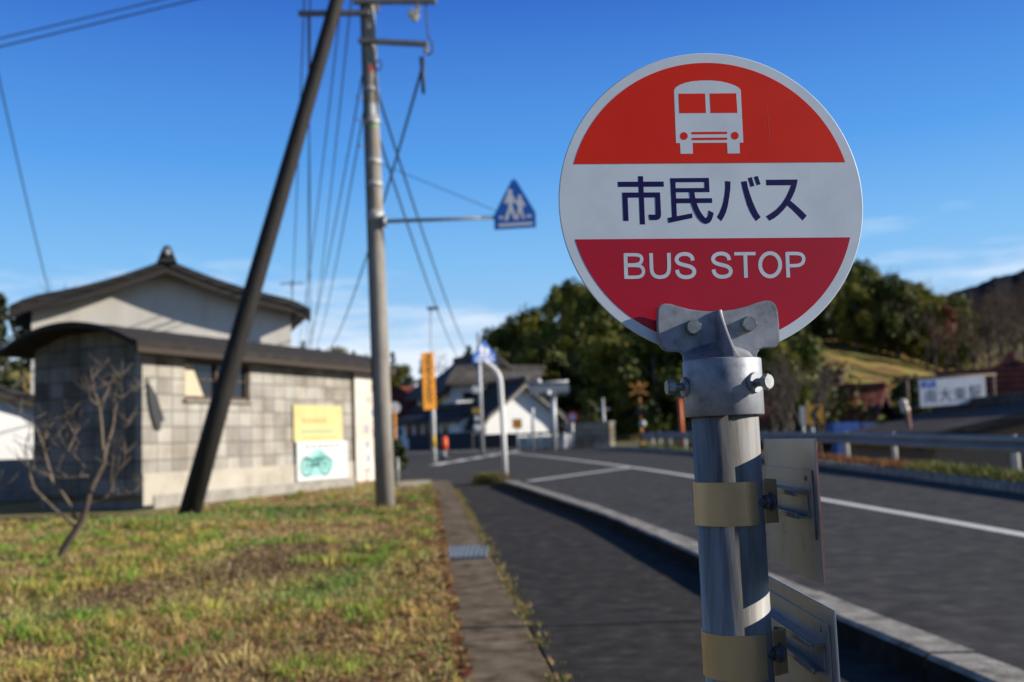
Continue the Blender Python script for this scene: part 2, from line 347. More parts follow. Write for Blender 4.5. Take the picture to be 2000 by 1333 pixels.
    def rib_(pts, wd=36, sm=2, closed=False):    # a pen stroke of even width
        pts = smooth_c(pts, sm); L_, Q_ = [], []
        for i, p in enumerate(pts):
            a = pts[(i - 1) % len(pts)] if closed else pts[max(i - 1, 0)]; c = pts[(i + 1) % len(pts)] if closed else pts[min(i + 1, len(pts) - 1)]
            dx, dy = c[0] - a[0], c[1] - a[1]; l = math.hypot(dx, dy) or 1; nx, ny = -dy / l * wd / 2, dx / l * wd / 2
            L_.append((p[0] + nx, p[1] + ny)); Q_.append((p[0] - nx, p[1] - ny))
        h = n * (.00006 + .00003 * (lv[0] % 4)); lv[0] += 1
        lo_, hi_ = [D(*p) for p in L_], [D(*p) for p in Q_]
        if closed: lo_.append(lo_[0]); hi_.append(hi_[0])
        b.grid([[p, q] for p, q in zip([v + h for v in lo_], [v + h for v in hi_])], False, False)
    sS = [(766, 147), (760, 118), (737, 92), (700, 82), (665, 83), (630, 95), (608, 120), (606, 146), (622, 170), (655, 184), (700, 195), (745, 207), (774, 229), (783, 255), (772, 285), (745, 304), (700, 311), (660, 306), (630, 287), (616, 264), (612, 238)]
    def word(strokes):
        for q in strokes: rib_(*q)
        o_ = b.build('lettering', white, disc, fix=False); b.__init__(); return o_
    word([([(108, 75), (115, 325)], 36, 0), ([(100, 91), (200, 90), (245, 95), (266, 116), (268, 142), (255, 172), (225, 185), (190, 189), (110, 190)], 32), ([(110, 195), (215, 194), (258, 202), (282, 230), (285, 258), (276, 286), (250, 305), (210, 310), (105, 310)], 32),
          ([(357, 75), (360, 160), (362, 235), (372, 275), (398, 300), (430, 309), (460, 309), (498, 299), (524, 273), (534, 235), (533, 160), (531, 73)],), (sS, 37)])
    word([([(x + 356, y - 4) for x, y in sS], 37), ([(1170, 81), (1378, 79)], 32, 0), ([(1277, 70), (1285, 315)], 37, 0),
          ([(1521 + 98 * math.cos(k * .19635), 188 + 114 * math.sin(k * .19635)) for k in range(32)], 37, 0, True),
          ([(1687, 65), (1698, 312)], 36, 0), ([(1680, 79), (1785, 77), (1828, 87), (1847, 112), (1850, 138), (1838, 172), (1812, 190), (1775, 196), (1690, 199)], 33)])
    # fine scratch on the upper panel
    MB().prism([pl(1498, 210, F0 + .0003), pl(1498.5, 210, F0 + .0003), pl(1503.6, 272, F0 + .0003), pl(1503, 272, F0 + .0003)], n * .00005).build('scratch', flat('scratch_pink', (.62, .16, .12), .5), disc)

    # ---- cast bracket
    cast = mat('cast_zinc', [(.3, (.12, .13, .145)), (.45, (.26, .275, .30)), (.75, (.40, .42, .45))], 34, 9, .56, .5, bump=.2, bscale=420)
    boltm = mat('bolt_zinc', [(.3, (.17, .185, .19)), (.7, (.30, .32, .32))], 90, 4, .45, .6, bump=.1, bscale=300)
    zz = lambda x, y: (1250 + x / 3.3325, 560 + y / 3.3325)
    PO = .0165                            # front of the bracket plate
    outl = [(114, 160), (122, 135), (140, 117), (165, 110), (200, 112), (250, 127), (320, 146), (400, 157), (470, 161), (550, 158), (620, 148), (700, 128), (760, 106), (810, 92), (838, 90), (862, 97), (885, 118), (898, 150), (908, 250), (910, 345), (906, 375), (885, 395), (855, 400), (800, 403), (776, 415), (765, 440), (764, 500), (292, 500), (289, 460), (280, 436), (258, 424), (180, 420), (152, 408), (132, 385), (120, 345), (113, 240)]
    K = MB().prism([pl(*zz(*p), PO) for p in outl], n * -.0085).build('mounting_bracket', cast, T, bevel=.0016, seg=3)
    zc0 = at(1412, 812, AY - .05).z; zc1 = at(1400, 698, AY - .05).z
    RC = .0498; M = 40
    def ringp(r, z, a): return Vector((AX + r * math.cos(a), AY + r * math.sin(a), z))
    b = MB(); prof = [(RC - .005, zc0 + .001), (RC - .0012, zc0), (RC, zc0 + .0015), (RC, zc1 - .0015), (RC - .001, zc1), (RC - .012, zc1 + .0006)]
    b.grid([[ringp(r, z, 2 * math.pi * k / M) for k in range(M)] for r, z in prof], True)
    # concave ramp from the collar rim up to the plate
    rows = []
    for t in [i / 8 for i in range(9)]:
        row = []
        for k in range(21):
            a = math.pi * (1 + k / 20); f = ringp(RC - .0012, zc1 - .0002, a)
            g = S0 + n * (PO + .0002); back = f - n * ((f - g).dot(n)); back.z = zc1 + .004 + .021 * (1 - abs(k - 10) / 10) ** .7; back -= u * (back - Vector((AX, AY, back.z))).dot(u) * .055
            h = f.lerp(back, t); h.z = zc1 - .0002 + (back.z - zc1) * t ** 2.6; row.append(h)
        rows.append(row)
    b.grid(rows, False)
    b.build('collar', cast, K)
    # rib
    mid = pl(*zz(510, 160), PO); zt = mid.z + .001
    cx = (Vector((AX, AY, 0)) - S0).dot(u) + .0055; rb = MB(); rows = []
    for i in range(15):
        t = i / 14; z = lerp(zt, zc1 - .0003, t); depth = lerp(.004, (S0 + n * PO - Vector((AX, AY, 0))).dot(n) * -1 + RC - .001, t ** 1.18)
        x = cx; base = S0 + u * x + n * PO; base.z = z; hw = lerp(.0030, .0024, min(1, t * 3)) + .0035 * max(0, (t - .84) / .16) ** 2; hb = hw + .0045 * (.3 + .7 * t)
        f = base + n * depth
        rows.append([base - u * hb - n * .001, base - u * (hw + .0012) + n * depth * .22, f - u * hw - n * .0007, f - u * (hw * .5) + n * .0004, f + u * (hw * .5) + n * .0004, f + u * hw - n * .0007, base + u * (hw + .0012) + n * depth * .22, base + u * hb - n * .001])
    rb.grid(rows, False); rb.face(rows[0]); rb.build('rib', cast, K)
    def hexbolt(bb, c, d, af, h, rot=.3, wr=0, wh=0):
        d = Vector(d).normalized(); x, y = perp(d); c = Vector(c)
        if wr: bb.cyl(c - d * .001, c + d * wh, wr, wr, 24); c = c + d * wh
        r = af / math.sqrt(3)
        ring = lambda rr, o: [c + d * o + (x * math.cos(rot + k * math.pi / 3) + y * math.sin(rot + k * math.pi / 3)) * rr for k in range(6)]
        fine = lambda rr, o: [c + d * o + (x * math.cos(rot + k * math.pi / 12) + y * math.sin(rot + k * math.pi / 12)) * rr for k in range(24)]
        bb.grid([ring(r, 0), ring(r, h * .82)], True, False); bb.face(ring(r, h * .82)); 
        top = fine(af * .5, h); bot = [v + d * (h * .80) for v in [c + (x * math.cos(rot + k * math.pi / 12) + y * math.sin(rot + k * math.pi / 12)) * (r * math.cos(math.pi / 6) / math.cos(((k * 15 + 30) % 60 - 30) * math.pi / 180)) for k in range(24)]]
        bb.grid([bot, top], True, False); bb.face(top)
    for px, py, ro_ in ((1352.5, 640.5, .15), (1460.5, 634, .35)):
        b = MB(); hexbolt(b, pl(px, py, PO), n, .0178, .0095, ro_, .0102, .0012); b.build('bolt', boltm, K, fix=True)
    # set screws
    def setscrew(azim, z, boss_r, sh, hh):
        d = Vector((math.cos(azim), math.sin(azim), .0)); c = Vector((AX, AY, z)) + d * (RC - .002)
        b = MB(); b.cyl(c, c + d * .006, boss_r, boss_r - .0015, 28); b.build('boss', cast, K)
        b = MB(); ns = 14
        b.tube([c + d * (.006 + sh * i / ns) for i in range(ns + 1)], [.0048 + (.0006 if i % 2 else 0) for i in range(ns + 1)], 14)
        hexbolt(b, c + d * (.006 + sh), d, .0172, hh, .5); b.build('set_screw', boltm, K)
    setscrew(R_(188), at(1330, 757, AY).z, .0135, .011, .010)
    setscrew(R_(-52), at(1470, 748, AY - .04).z, .0135, .012, .0075)
    # ---- pole, bands, plates
    polem = mat('pole_zinc', [(.34, (.05, .045, .037)), (.44, (.20, .185, .16)), (.55, (.33, .32, .30)), (.68, (.47, .475, .475))], 24, 14, .55, .12, spec=.3, bump=.25, bscale=90, stretch=(1, 1, .09), distort=.5)
    b = MB(); RP = .0422; b.cyl((AX, AY, -.05), (AX, AY, zc0 + .02), RP, RP, 56); b.build('pole', polem, T)
    brass = mat('chromate_band', [(.25, (.46, .31, .15)), (.5, (.60, .44, .23)), (.8, (.66, .53, .33))], 14, 7, .38, .45, bump=.06, bscale=120, stretch=(1, 1, .5))
    dark = mat('clamp_bolt_steel', [(.3, (.10, .11, .14)), (.7, (.22, .23, .27))], 60, 4, .5, .7)
    tan = Vector((.94, -.34, 0)).normalized()
    def band(ztop, zbot):
        rad = RP + .0022; h = ztop - zbot
        B_ = MB(); a0, a1 = R_(-28), R_(-28 + 336)
        A_ = [lerp(a0, a1, k / 64) for k in range(65)]
        o_ = [[ringp(rad, z, a) for a in A_] for z in (zbot, ztop)]; i_ = [[ringp(rad - .002, z, a) for a in A_] for z in (zbot, ztop)]
        B_.grid([i_[1], o_[1], o_[0], i_[0], i_[1]], False, False)
        bo = B_.build('clamp_band', brass, T, fix=True)
        # folded ears beside the plate
        p = ringp(rad - .001, (ztop + zbot) / 2, R_(-27)); e = Vector((.80, .60, 0)); nn = Vector((.60, -.80, 0))
        b2 = MB(); rt = Matrix((e, -nn, Vector((0, 0, 1)))).transposed()
        b2.box(p + e * .0125, (.026, .0026, h), rt)
        b2.box(p + e * .0245 + nn * -.008, (.0026, .0175, h * 1.03), rt)
        b2.build('clamp_ear', brass, bo, bevel=.0005, seg=1)
        c = p + e * .010 + nn * .0013; d = (nn * .35 + Vector((-.9, -.1, 0))).normalized(); b3 = MB()
        b3.cyl(c, c + d * .0022, .0122, .0122, 22); hexbolt(b3, c + d * .0022, d, .0168, .0088, .2)
        ns = 12; b3.tube([c + d * (.011 + .013 * i / ns) for i in range(ns + 1)], [.0052 + (.0006 if i % 2 else 0) for i in range(ns + 1)], 14)
        b3.build('clamp_bolt', dark, bo)
    zb = lambda y, Y=AY - .04: at(1417, y, Y).z
    band(zb(943), zb(1029)); band(zb(1243), zb(1333))
    XP = .352
    orange = flat('plate_print_orange', (.7, .12, .05), .4)
    def plate(y_near, y_far, ztop, zbot, zr, tilt):
        c = Vector((XP, (y_near + y_far) / 2, (ztop + zbot) / 2)); L = y_far - y_near; rt = Matrix.Rotation(tilt, 3, 'Z')
        P = MB().box(c, (.0022, L, ztop - zbot), rt).build('notice_plate', alu, T, bevel=.0004, seg=1)
        MB().box(c + rt @ Vector((.0014, 0, 0)), (.0006, L, ztop - zbot - .0006), rt).build('printed_face', orange if ztop > 1.15 else white, P)
        b = MB(); q = lambda x, y, z: c + rt @ Vector((x, y, z - c.z))
        b.box(q(-.0021, .006, zr), (.002, L - .018, .082), rt); b.build('backing_strip', alu, P, bevel=.0004, seg=1)
        b = MB(); Lr = L - .036; y0 = .014
        for s in (-1, 1):
            b.box(q(-.0031 - .008, y0, zr + s * .0155), (.016, Lr, .0028), rt)
            b.box(q(-.0182, y0, zr + s * .0135), (.0026, Lr, .0068), rt)
        b.box(q(-.0040, y0, zr), (.0018, Lr, .0282), rt)
        b.build('channel_rail', alu, P, bevel=.0004, seg=1)
        for yy_ in (-L * .36,):
            for s in (1,): b = MB(); c_ = q(-.0030, yy_ + .006, zr + s * .031); b.cyl(c_, c_ + rt @ Vector((-.0016, 0, 0)), .0034, .0024, 14); b.build('rivet', alu, P)
    plate(1.178, 1.42, 1.240, 1.070, zb(990, 1.22) , R_(0)); plate(1.150, 1.44, 1.047, .82, zb(1288, 1.2), R_(0))
    return T
bus_stop()

# ================================================================ GROUND, ROAD, PATH
def sheet(name, L, Rr, m, ys, off, kind='structure', zf=None):   # strip between two plan curves x(y)
    b = MB(); rows = []
    for y in ys:
        a, c = interp(y, L), interp(y, Rr); k = max(2, int(abs(c - a) / 1.5) + 1)
        rows.append([(lerp(a, c, i / 12), y, (zf(lerp(a, c, i / 12), y) if zf else gz(y)) + off) for i in range(13)])
    b.grid(rows, False, False); o = b.build(name, m); return tag(o, kind=kind)
KERB_L = [(-3, 2.42), (4.4, 2.007), (6.2, 1.853), (9.13, 1.613), (13.8, 1.174), (22, -.115), (24.6, -.52)]
KERB_R = [(-3, 2.66), (4.7, 2.27), (6.45, 2.13), (10.5, 1.80), (15, 1.30), (22, .18), (25.6, -.2)]
GUT_R = [(-3, .75), (5.3, .18), (9.2, -.145), (22.5, -1.35), (28, -1.9)]
GUT_L = [(-3, .22), (5.37, -.34), (10.4, -.80), (24.9, -2.06), (28, -2.4)]
FAR = [(-3, 7.6), (10, 8.0), (16.3, 8.2), (28.9, 8.55), (40, 8.0), (52.6, 6.1), (60, 4.6), (72, 1.2)]
ys = [-3, 0, 2, 4, 6, 8, 10, 12, 14, 16, 18, 20, 22, 25, 28, 30, 33, 36, 40, 44, 48, 52, 56, 60, 64, 68, 72]
def rail_x(y): return interp(y, [(-5, 9.7), (20, 9.7), (26, 9.55), (30, 9.75), (42, 9.0), (53, 7.5), (56, 7.0)])
def ground_z(x, y):
    z = gz(min(y, 150)) - .07
    if x > 8.6 and y < 72:
        d = x - rail_x(y) - .9; z += .12
        if d > 0: z -= min(2.2, d * .55) * min(1, max(0, (66 - y) / 12))
    return z
b = MB(); xs = [-500, -250, -120, -70, -40, -25, -15, -8, -4, -2, 0, 2, 4, 6, 8, 8.6, 9.2, 9.8, 10.4, 11.5, 13, 15, 18, 22, 28, 36, 50, 75, 120, 250, 500]
yy = [-30, -10, 0, 4, 8, 12, 16, 20, 24, 28, 32, 36, 40, 44, 48, 52, 54, 58, 62, 66, 72, 80, 90, 110, 150, 250, 500, 1200]
b.grid([[(x, y, ground_z(x, y)) for x in xs] for y in yy], False, True)
EARTH = mat('earth_grass', [(.3, (.05, .042, .022)), (.5, (.11, .1, .035)), (.7, (.17, .14, .06))], .6, 10, .95, bump=.5, bscale=9)
tag(b.build('ground', EARTH, fix=False), kind='structure')
sheet('road', KERB_R[:-1] + [(25.4, -.2), (25.5, -1.9), (28, -2.6), (33, -6), (40, -12), (50, -22), (72, -34)], FAR, ASPH, sorted(ys + [25.4, 25.5]), 0)
sheet('sidewalk', GUT_R, KERB_L, WALKM, [y for y in ys if y <= 25] + [25.4], .004)
def concrete_lids():                      # gutter of separate lids with joints
    o = MB(); y = -2.6
    while y < 27:
        L = .6; g = .012
        for (p, q) in ((y + g, y + L - g),):
            a0, a1 = interp(p, GUT_L), interp(p, GUT_R); c0, c1 = interp(q, GUT_L), interp(q, GUT_R); dz = random.uniform(-.003, .004)
            if abs(p - 10.9) < .4: y += L; continue
            o.prism([(a0, p, gz(p) + .012 + dz), (a1 - .02, p, gz(p) + .012 + dz), (c1 - .02, q, gz(q) + .012 + dz), (c0, q, gz(q) + .012 + dz)], (0, 0, -.06))
        y += L
    return tag(o.build('gutter', GUTM, bevel=.006, seg=1), kind='structure')
concrete_lids()
b = MB()
for k in range(9):
    y = 10.62 + .06; x0, x1 = interp(10.9, GUT_L) + .02, interp(10.9, GUT_R) - .04
    b.box((lerp(x0, x1, (k + .5) / 9), 11.2, gz(11.2) + .012), (.024, 1.1, .02))
for yv in (10.68, 10.95, 11.20, 11.45, 11.72): b.box(((x0 + x1) / 2, yv, gz(11.2) + .006), (x1 - x0, .02, .024))
tag(b.build('drain_grate', mat('grate_steel', [(.3, (.3, .34, .36)), (.7, (.42, .46, .48))], 30, 4, .5, .5)), 'steel grate set into the concrete gutter lids beside the grass', 'drain grate')
b = MB()
def kerb():                                # two-metre kerb stones with open joints
    y0 = -3.
    while y0 < 24.4:
        y1 = min(24.6, y0 + 2.0) - .018; q = np.linspace(y0, y1, 8); rows = []; faces = []; dx = random.uniform(-.008, .008); dz = random.uniform(-.005, .005)
        for y in q:
            l, r = interp(y, KERB_L) + dx, interp(y, KERB_R) + dx; z = gz(y) + dz; h = .15 if y < 23.5 else .15 - .1 * (y - 23.5) / 1.1; j = random.uniform(-.007, .007)
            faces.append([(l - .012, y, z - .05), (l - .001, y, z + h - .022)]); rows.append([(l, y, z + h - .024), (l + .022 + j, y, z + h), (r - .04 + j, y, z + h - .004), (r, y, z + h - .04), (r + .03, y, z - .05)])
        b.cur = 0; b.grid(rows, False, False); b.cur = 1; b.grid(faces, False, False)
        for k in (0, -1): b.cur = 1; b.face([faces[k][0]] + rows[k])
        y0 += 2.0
    return b.build('kerb_wall', [KERBM, KERB_SHADE], fix=True)
tag(kerb(), 'long raised concrete kerb wall between the sidewalk and the road', 'kerb')
# dark strip painting a cast shadow across the path
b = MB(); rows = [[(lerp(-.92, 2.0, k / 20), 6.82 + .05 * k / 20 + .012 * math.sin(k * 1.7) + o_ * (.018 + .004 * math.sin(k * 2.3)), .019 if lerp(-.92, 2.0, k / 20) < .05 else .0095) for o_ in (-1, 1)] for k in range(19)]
b.grid(rows, False, False); tag(b.build('path_shadow', flat('tar', (.012, .012, .013), .8), fix=False), kind='structure')  # 'tar' is only the dark tone of the painted shadow
# road paint
def stripe(name, pts, wd, off=.004, zx=0):
    bb = MB(); rows = []
    for i, p in enumerate(pts):
        p = Vector((p[0], p[1], 0)); a = Vector((*pts[max(i - 1, 0)][:2], 0)); c = Vector((*pts[min(i + 1, len(pts) - 1)][:2], 0)); d = (c - a).normalized(); s = Vector((d.y, -d.x, 0))
        rows.append([(*(p - s * wd / 2)[:2], gz((p - s * wd / 2).y) + off), (*(p + s * wd / 2)[:2], gz((p + s * wd / 2).y) + off)])
    bb.grid(rows, False, False); return bb
def dense(pts, st=1.):
    out = []
    for (a, b_), (c, d) in zip(pts, pts[1:]):
        k = max(1, int(math.hypot(c - a, d - b_) / st)); out += [(lerp(a, c, i / k), lerp(b_, d, i / k)) for i in range(k)]
    return out + [pts[-1]]
def smooth(pts, it=3):
    for _ in range(it): pts = [pts[0]] + [q for (a, b_), (c, d) in zip(pts, pts[1:]) for q in ((.75 * a + .25 * c, .75 * b_ + .25 * d), (.25 * a + .75 * c, .25 * b_ + .75 * d))] + [pts[-1]]
    return pts
EDGE = smooth([(6.2, -3), (5.5, 11), (5.0, 16.7), (4.39, 25.3), (3.6, 32.2), (1.9, 44), (-.3, 56.4), (-3, 65), (-8, 71.5)])
mk = stripe('x', dense(EDGE, .8), .2)
for pts, wd in (([(.3, 25.6), (3.6, 31.6)], .26),): 
    s2 = stripe('x', dense(pts), wd, .008); mk.v, mk.f, mk.m, mk.sm = mk.v + s2.v, mk.f + [tuple(i + len(mk.v) for i in f) for f in s2.f], mk.m + s2.m, mk.sm + s2.sm
for k in range(6):
    x = -3.3 + .62 * k; y = 40.5 + 3.5 * k; s2 = stripe('x', dense([(x, y), (x + .35, y + 3.2)], .8), .5, .008)
    mk.f += [tuple(i + len(mk.v) for i in f) for f in s2.f]; mk.v += s2.v; mk.m += s2.m; mk.sm += s2.sm
for k in range(5):
    s2 = stripe('x', [(.0 + k * .75, 66.5 - k * .7), (.4 + k * .75, 69 - k * .7)], .45, .008)
    mk.f += [tuple(i + len(mk.v) for i in f) for f in s2.f]; mk.v += s2.v; mk.m += s2.m; mk.sm += s2.sm
s2 = stripe('x', dense([(-9, 62), (-4, 66.5), (1.5, 69.5)], .8), .25, .006); mk.f += [tuple(i + len(mk.v) for i in f) for f in s2.f]; mk.v += s2.v; mk.m += s2.m; mk.sm += s2.sm
tag(mk.build('road_markings', LINE, fix=False), kind='structure')
# dark low kerb on the far side and verge behind it
b = MB(); rows = []
for y in np.linspace(-3, 60, 60):
    x = interp(y, FAR); z = gz(y); rows.append([(x - .02, y, z - .05), (x, y, z + .13), (x + .18, y, z + .14), (x + .2, y, z - .05)])
b.grid(rows, False, False); tag(b.build('roadside_kerb', KERBM), 'low shaded kerb along the far side of the road below the guardrail', 'kerb')

# ---- lawn
def vnoise(x, y, s, seed):
    r = np.random.default_rng(seed); G = r.random((64, 64)); x = x / s; y = y / s; xi = np.floor(x).astype(int); yi = np.floor(y).astype(int); fx = x - xi; fy = y - yi
    fx = fx * fx * (3 - 2 * fx); fy = fy * fy * (3 - 2 * fy); g = lambda a, c: G[a % 64, c % 64]
    return (g(xi, yi) * (1 - fx) + g(xi + 1, yi) * fx) * (1 - fy) + (g(xi, yi + 1) * (1 - fx) + g(xi + 1, yi + 1) * fx) * fy
def fbm(x, y, s, seed): return sum(vnoise(x, y, s / 2 ** k, seed + k) * .5 ** k for k in range(4)) / 1.875
gz_np = lambda y: .012 * np.maximum(0, y - 8)
GL = np.array(GUT_L)
def gl_np(y): return np.interp(y, GL[:, 0], GL[:, 1])
def lawn_z(x, y):
    e = gl_np(y) - x; f = np.clip(e / .8, 0, 1)
    m = .30 * np.exp(-((x + 5.9) ** 2 / 1.6 + (y - 15.2) ** 2 / 2.2)) + .14 * np.exp(-((x + 3.3) ** 2 / 5 + (y - 11) ** 2 / 8))
    back = np.clip((16.5 - y) / 8, 0, 1)
    return gz_np(y) + .015 + f * (.10 * (fbm(x + 50, y + 50, 2.6, 3) - .45) * (.4 + back * .6) + .045 * (fbm(x + 50, y, .7, 9) - .5)) + m * .55
b = MB(); rows = []
for y in np.concatenate([np.arange(1.5, 12, .22), np.arange(12, 28.3, .4)]):
    x1 = gl_np(y) + .02; q = np.concatenate([x1 - np.arange(0, 9, .25), x1 - np.arange(9, 45, 2.)])
    rows.append([(float(x), float(y), float(lawn_z(x, y))) for x in q[::-1]])
b.grid(rows, False, True)
LAWNM = mat('lawn_soil', [(.28, (.07, .045, .022)), (.42, (.15, .11, .035)), (.55, (.2, .17, .05)), (.72, (.15, .18, .035))], .9, 12, .95, bump=.7, bscale=14)
tag(b.build('lawn', LAWNM, fix=False), kind='structure')
def palette(x, y, r):
    """straw / brown / green patches that belong to the plants themselves"""
    g = fbm(x + 90, y * .62 + 30, 1.5, 21) + .10 * (r.random(len(x)) - .5); d = fbm(x + 20, y * .55 + 80, 2.2, 33) + .12 * (r.random(len(x)) - .5)
    C = np.empty((len(x), 3)); C[:] = (.42, .34, .10)
    C[g > .43] = (.36, .35, .07); C[g > .50] = (.26, .33, .055); C[g > .57] = (.15, .30, .035)
    C[d > .54] = (.52, .38, .13); C[d > .61] = (.40, .26, .10); C[d < .39] = (.24, .15, .075)
    k = r.random(len(x)); C[k < .10] = (.56, .46, .22); C[(k > .14) & (k < .19)] = (.16, .10, .05)
    C = C * .88 + C.mean(1, keepdims=True) * .12
    return C * 1.1 * (.84 + .32 * r.random((len(x), 1)))
def blades(name, x, y, zf, h, w, tint, lean, m, r):
    n = len(x); a = r.random(n) * 6.283; l = lean * (.3 + r.random(n)); z = zf(x, y); la = r.random(n) * 6.283
    dx, dy = np.cos(a) * w / 2, np.sin(a) * w / 2; tx, ty = np.cos(la) * l * h, np.sin(la) * l * h
    P = np.stack([np.stack([x - dx, y - dy, z - .01], 1), np.stack([x + dx, y + dy, z - .01], 1), np.stack([x + tx * .4 + dx * .8, y + ty * .4 + dy * .8, z + h * .6], 1), np.stack([x + tx * .4 - dx * .8, y + ty * .4 - dy * .8, z + h * .6], 1), np.stack([x + tx, y + ty, z + h * (1 - .25 * l)], 1)], 1).reshape(-1, 3)
    k = np.arange(n)[:, None] * 5; F = np.concatenate([k + [0, 1, 2], k + [0, 2, 3], k + [3, 2, 4]])
    return arr_mesh(name, P, F, m, np.repeat(tint, 5, 0))
GRASSM = attrmat('grass_blades', .7, .3)
def lawn_grass():
    r = rng; n = 150000
    u = r.random(n * 2); y = 1 / (1 / 4.0 + u * (1 / 27.5 - 1 / 4.0)) ; y = 4.0 * (27.5 / 4.0) ** u          # denser near the camera
    x = gl_np(y) - .02 - (r.random(len(y)) ** 1.1) * (.62 * y + .3)
    keep = (fbm(x + 7, y + 3, .35, 71) > .34) | (r.random(len(y)) < .35)
    ins = (x < -3.85 - (27.4 - y) * .32) & (y > 18.3); keep &= ~ins
    x, y = x[keep][:n], y[keep][:n]
    gg = fbm(x + 90, y * .62 + 30, 1.5, 21); tuft = fbm(x + 31, y + 12, .55, 55)
    h = (.022 + .05 * r.random(len(x)) ** 2 + .075 * np.clip(tuft - .56, 0, 1) * 4 * r.random(len(x))) * (1 + .3 * (gg > .56)); w = (.004 + .004 * r.random(len(x))) * (.7 + y / 9)
    tag(blades('lawn_grass', x, y, lawn_z, h, w, palette(x, y, r), .9, GRASSM, r), 'mottled green and straw coloured grass covering the lawn', 'grass', kind='stuff')
    # taller tufts, each of one plant and one colour
    n = 2800; u = r.random(n); cy = 4.0 * (24 / 4.0) ** u; cx = gl_np(cy) - .08 - r.random(n) * (.6 * cy); ok = ~((cx < -3.7 - (27.4 - cy) * .32) & (cy > 17.8)) & (fbm(cx + 5, cy + 60, 1.1, 88) > .47); cx, cy = cx[ok], cy[ok]; n = len(cx)
    m_ = 26; sp_ = np.repeat(.035 + .05 * r.random(n), m_); x = np.repeat(cx, m_) + r.normal(size=n * m_) * sp_; y = np.repeat(cy, m_) + r.normal(size=n * m_) * sp_
    pal = np.array([(.20, .36, .04), (.32, .42, .07), (.46, .44, .09), (.62, .50, .18), (.44, .27, .10), (.15, .30, .035), (.64, .46, .14)]); C = np.repeat(pal[r.integers(0, 7, n)] * (.7 + .5 * r.random((n, 1))), m_, 0) * (.8 + .4 * r.random((n * m_, 1)))
    tag(blades('grass_tufts', x, y, lawn_z, np.repeat(.05 + .11 * r.random(n), m_) * (.5 + .6 * r.random(n * m_)), (.005 + .004 * r.random(n * m_)) * (.7 + y / 10), C, .9, GRASSM, r), 'taller green and straw grass tufts dotted over the lawn', 'grass', kind='stuff')
    # broad dead leaves and leaf litter
    n = 9000; u = r.random(n); y = 4.0 * (22 / 4.0) ** u; e = r.random(n); x = gl_np(y) + .06 - np.where(e < .45, (r.random(n) ** 1.6) * .9, r.random(n) * (.6 * y)); 
    keep = ~((x < -3.85 - (27.4 - y) * .32) & (y > 18.3)); x, y = x[keep], y[keep]; n = len(x)
    s = (.012 + .022 * r.random(n)) * (.8 + y / 16); a = r.random(n) * 6.28; ti = (r.random((n, 2)) - .5) * 1.4; z = np.maximum(lawn_z(np.minimum(x, gl_np(y)), y), gz_np(y) + .014) + .012 + .03 * r.random(n) * (x < gl_np(y))
    ca, sa = np.cos(a), np.sin(a); P = []
    for ux, uy in ((-1, -.1), (0, -.55), (1, 0), (.1, .6)):
        P.append(np.stack([x + (ca * ux - sa * uy) * s, y + (sa * ux + ca * uy) * s, z + (ti[:, 0] * ux + ti[:, 1] * uy) * s * .8], 1))
    P = np.stack(P, 1).reshape(-1, 3); k = np.arange(n)[:, None] * 4
    pal = np.array([(.30, .15, .06), (.38, .23, .10), (.20, .10, .05), (.45, .32, .16), (.36, .24, .05), (.24, .07, .04)]); C = pal[r.integers(0, 6, n)] * (.7 + .5 * r.random((n, 1)))
    tag(arr_mesh('fallen_leaves', P, k + [0, 1, 2, 3], GRASSM, np.repeat(C, 4, 0)), 'dry brown leaves scattered over the grass and gutter edge', 'leaves', kind='stuff')
lawn_grass()
def weeds(name, pts, n, h, spread, cols, label, wv=.012, zf=None):
    r = rng; P = np.array(pts); i = r.integers(0, len(P), n); x = P[i, 0] + r.normal(0, spread, n); y = P[i, 1] + r.normal(0, spread, n)
    C = np.array(cols)[r.integers(0, len(cols), n)] * (.7 + .6 * r.random((n, 1)))
    zz_ = zf or (lambda x, y: gz_np(y) + .0)
    return tag(blades(name, x, y, zz_, h * (.35 + .65 * r.random(n)), wv * (.6 + .8 * r.random(n)), C, 1.1, GRASSM, r), label, 'weeds', kind='stuff')
weeds('path_weeds', [(interp(y, GUT_R) + random.uniform(-.03, .03), y) for y in [random.uniform(5, 23) for _ in range(150)]] + [(interp(15 + k * .12, GUT_R), 15 + k * .12) for k in range(14)] + [(interp(y, GUT_R) + .05, y) for y in (11.6, 11.8, 12.4, 12.6)], 2600, .055, .03, [(.18, .22, .05), (.3, .24, .1), (.35, .22, .1)], 'thin weeds growing in the joint between gutter lids and sidewalk')
weeds('kerb_end_weeds', [(-.55, 24.8), (-.7, 25.0), (-.45, 24.7), (-.62, 25.1), (-.8, 25.0)], 700, .42, .12, [(.16, .2, .05), (.3, .16, .08), (.24, .2, .07), (.1, .13, .04)], 'green and rusty weed clump growing at the end of the kerb', .03)

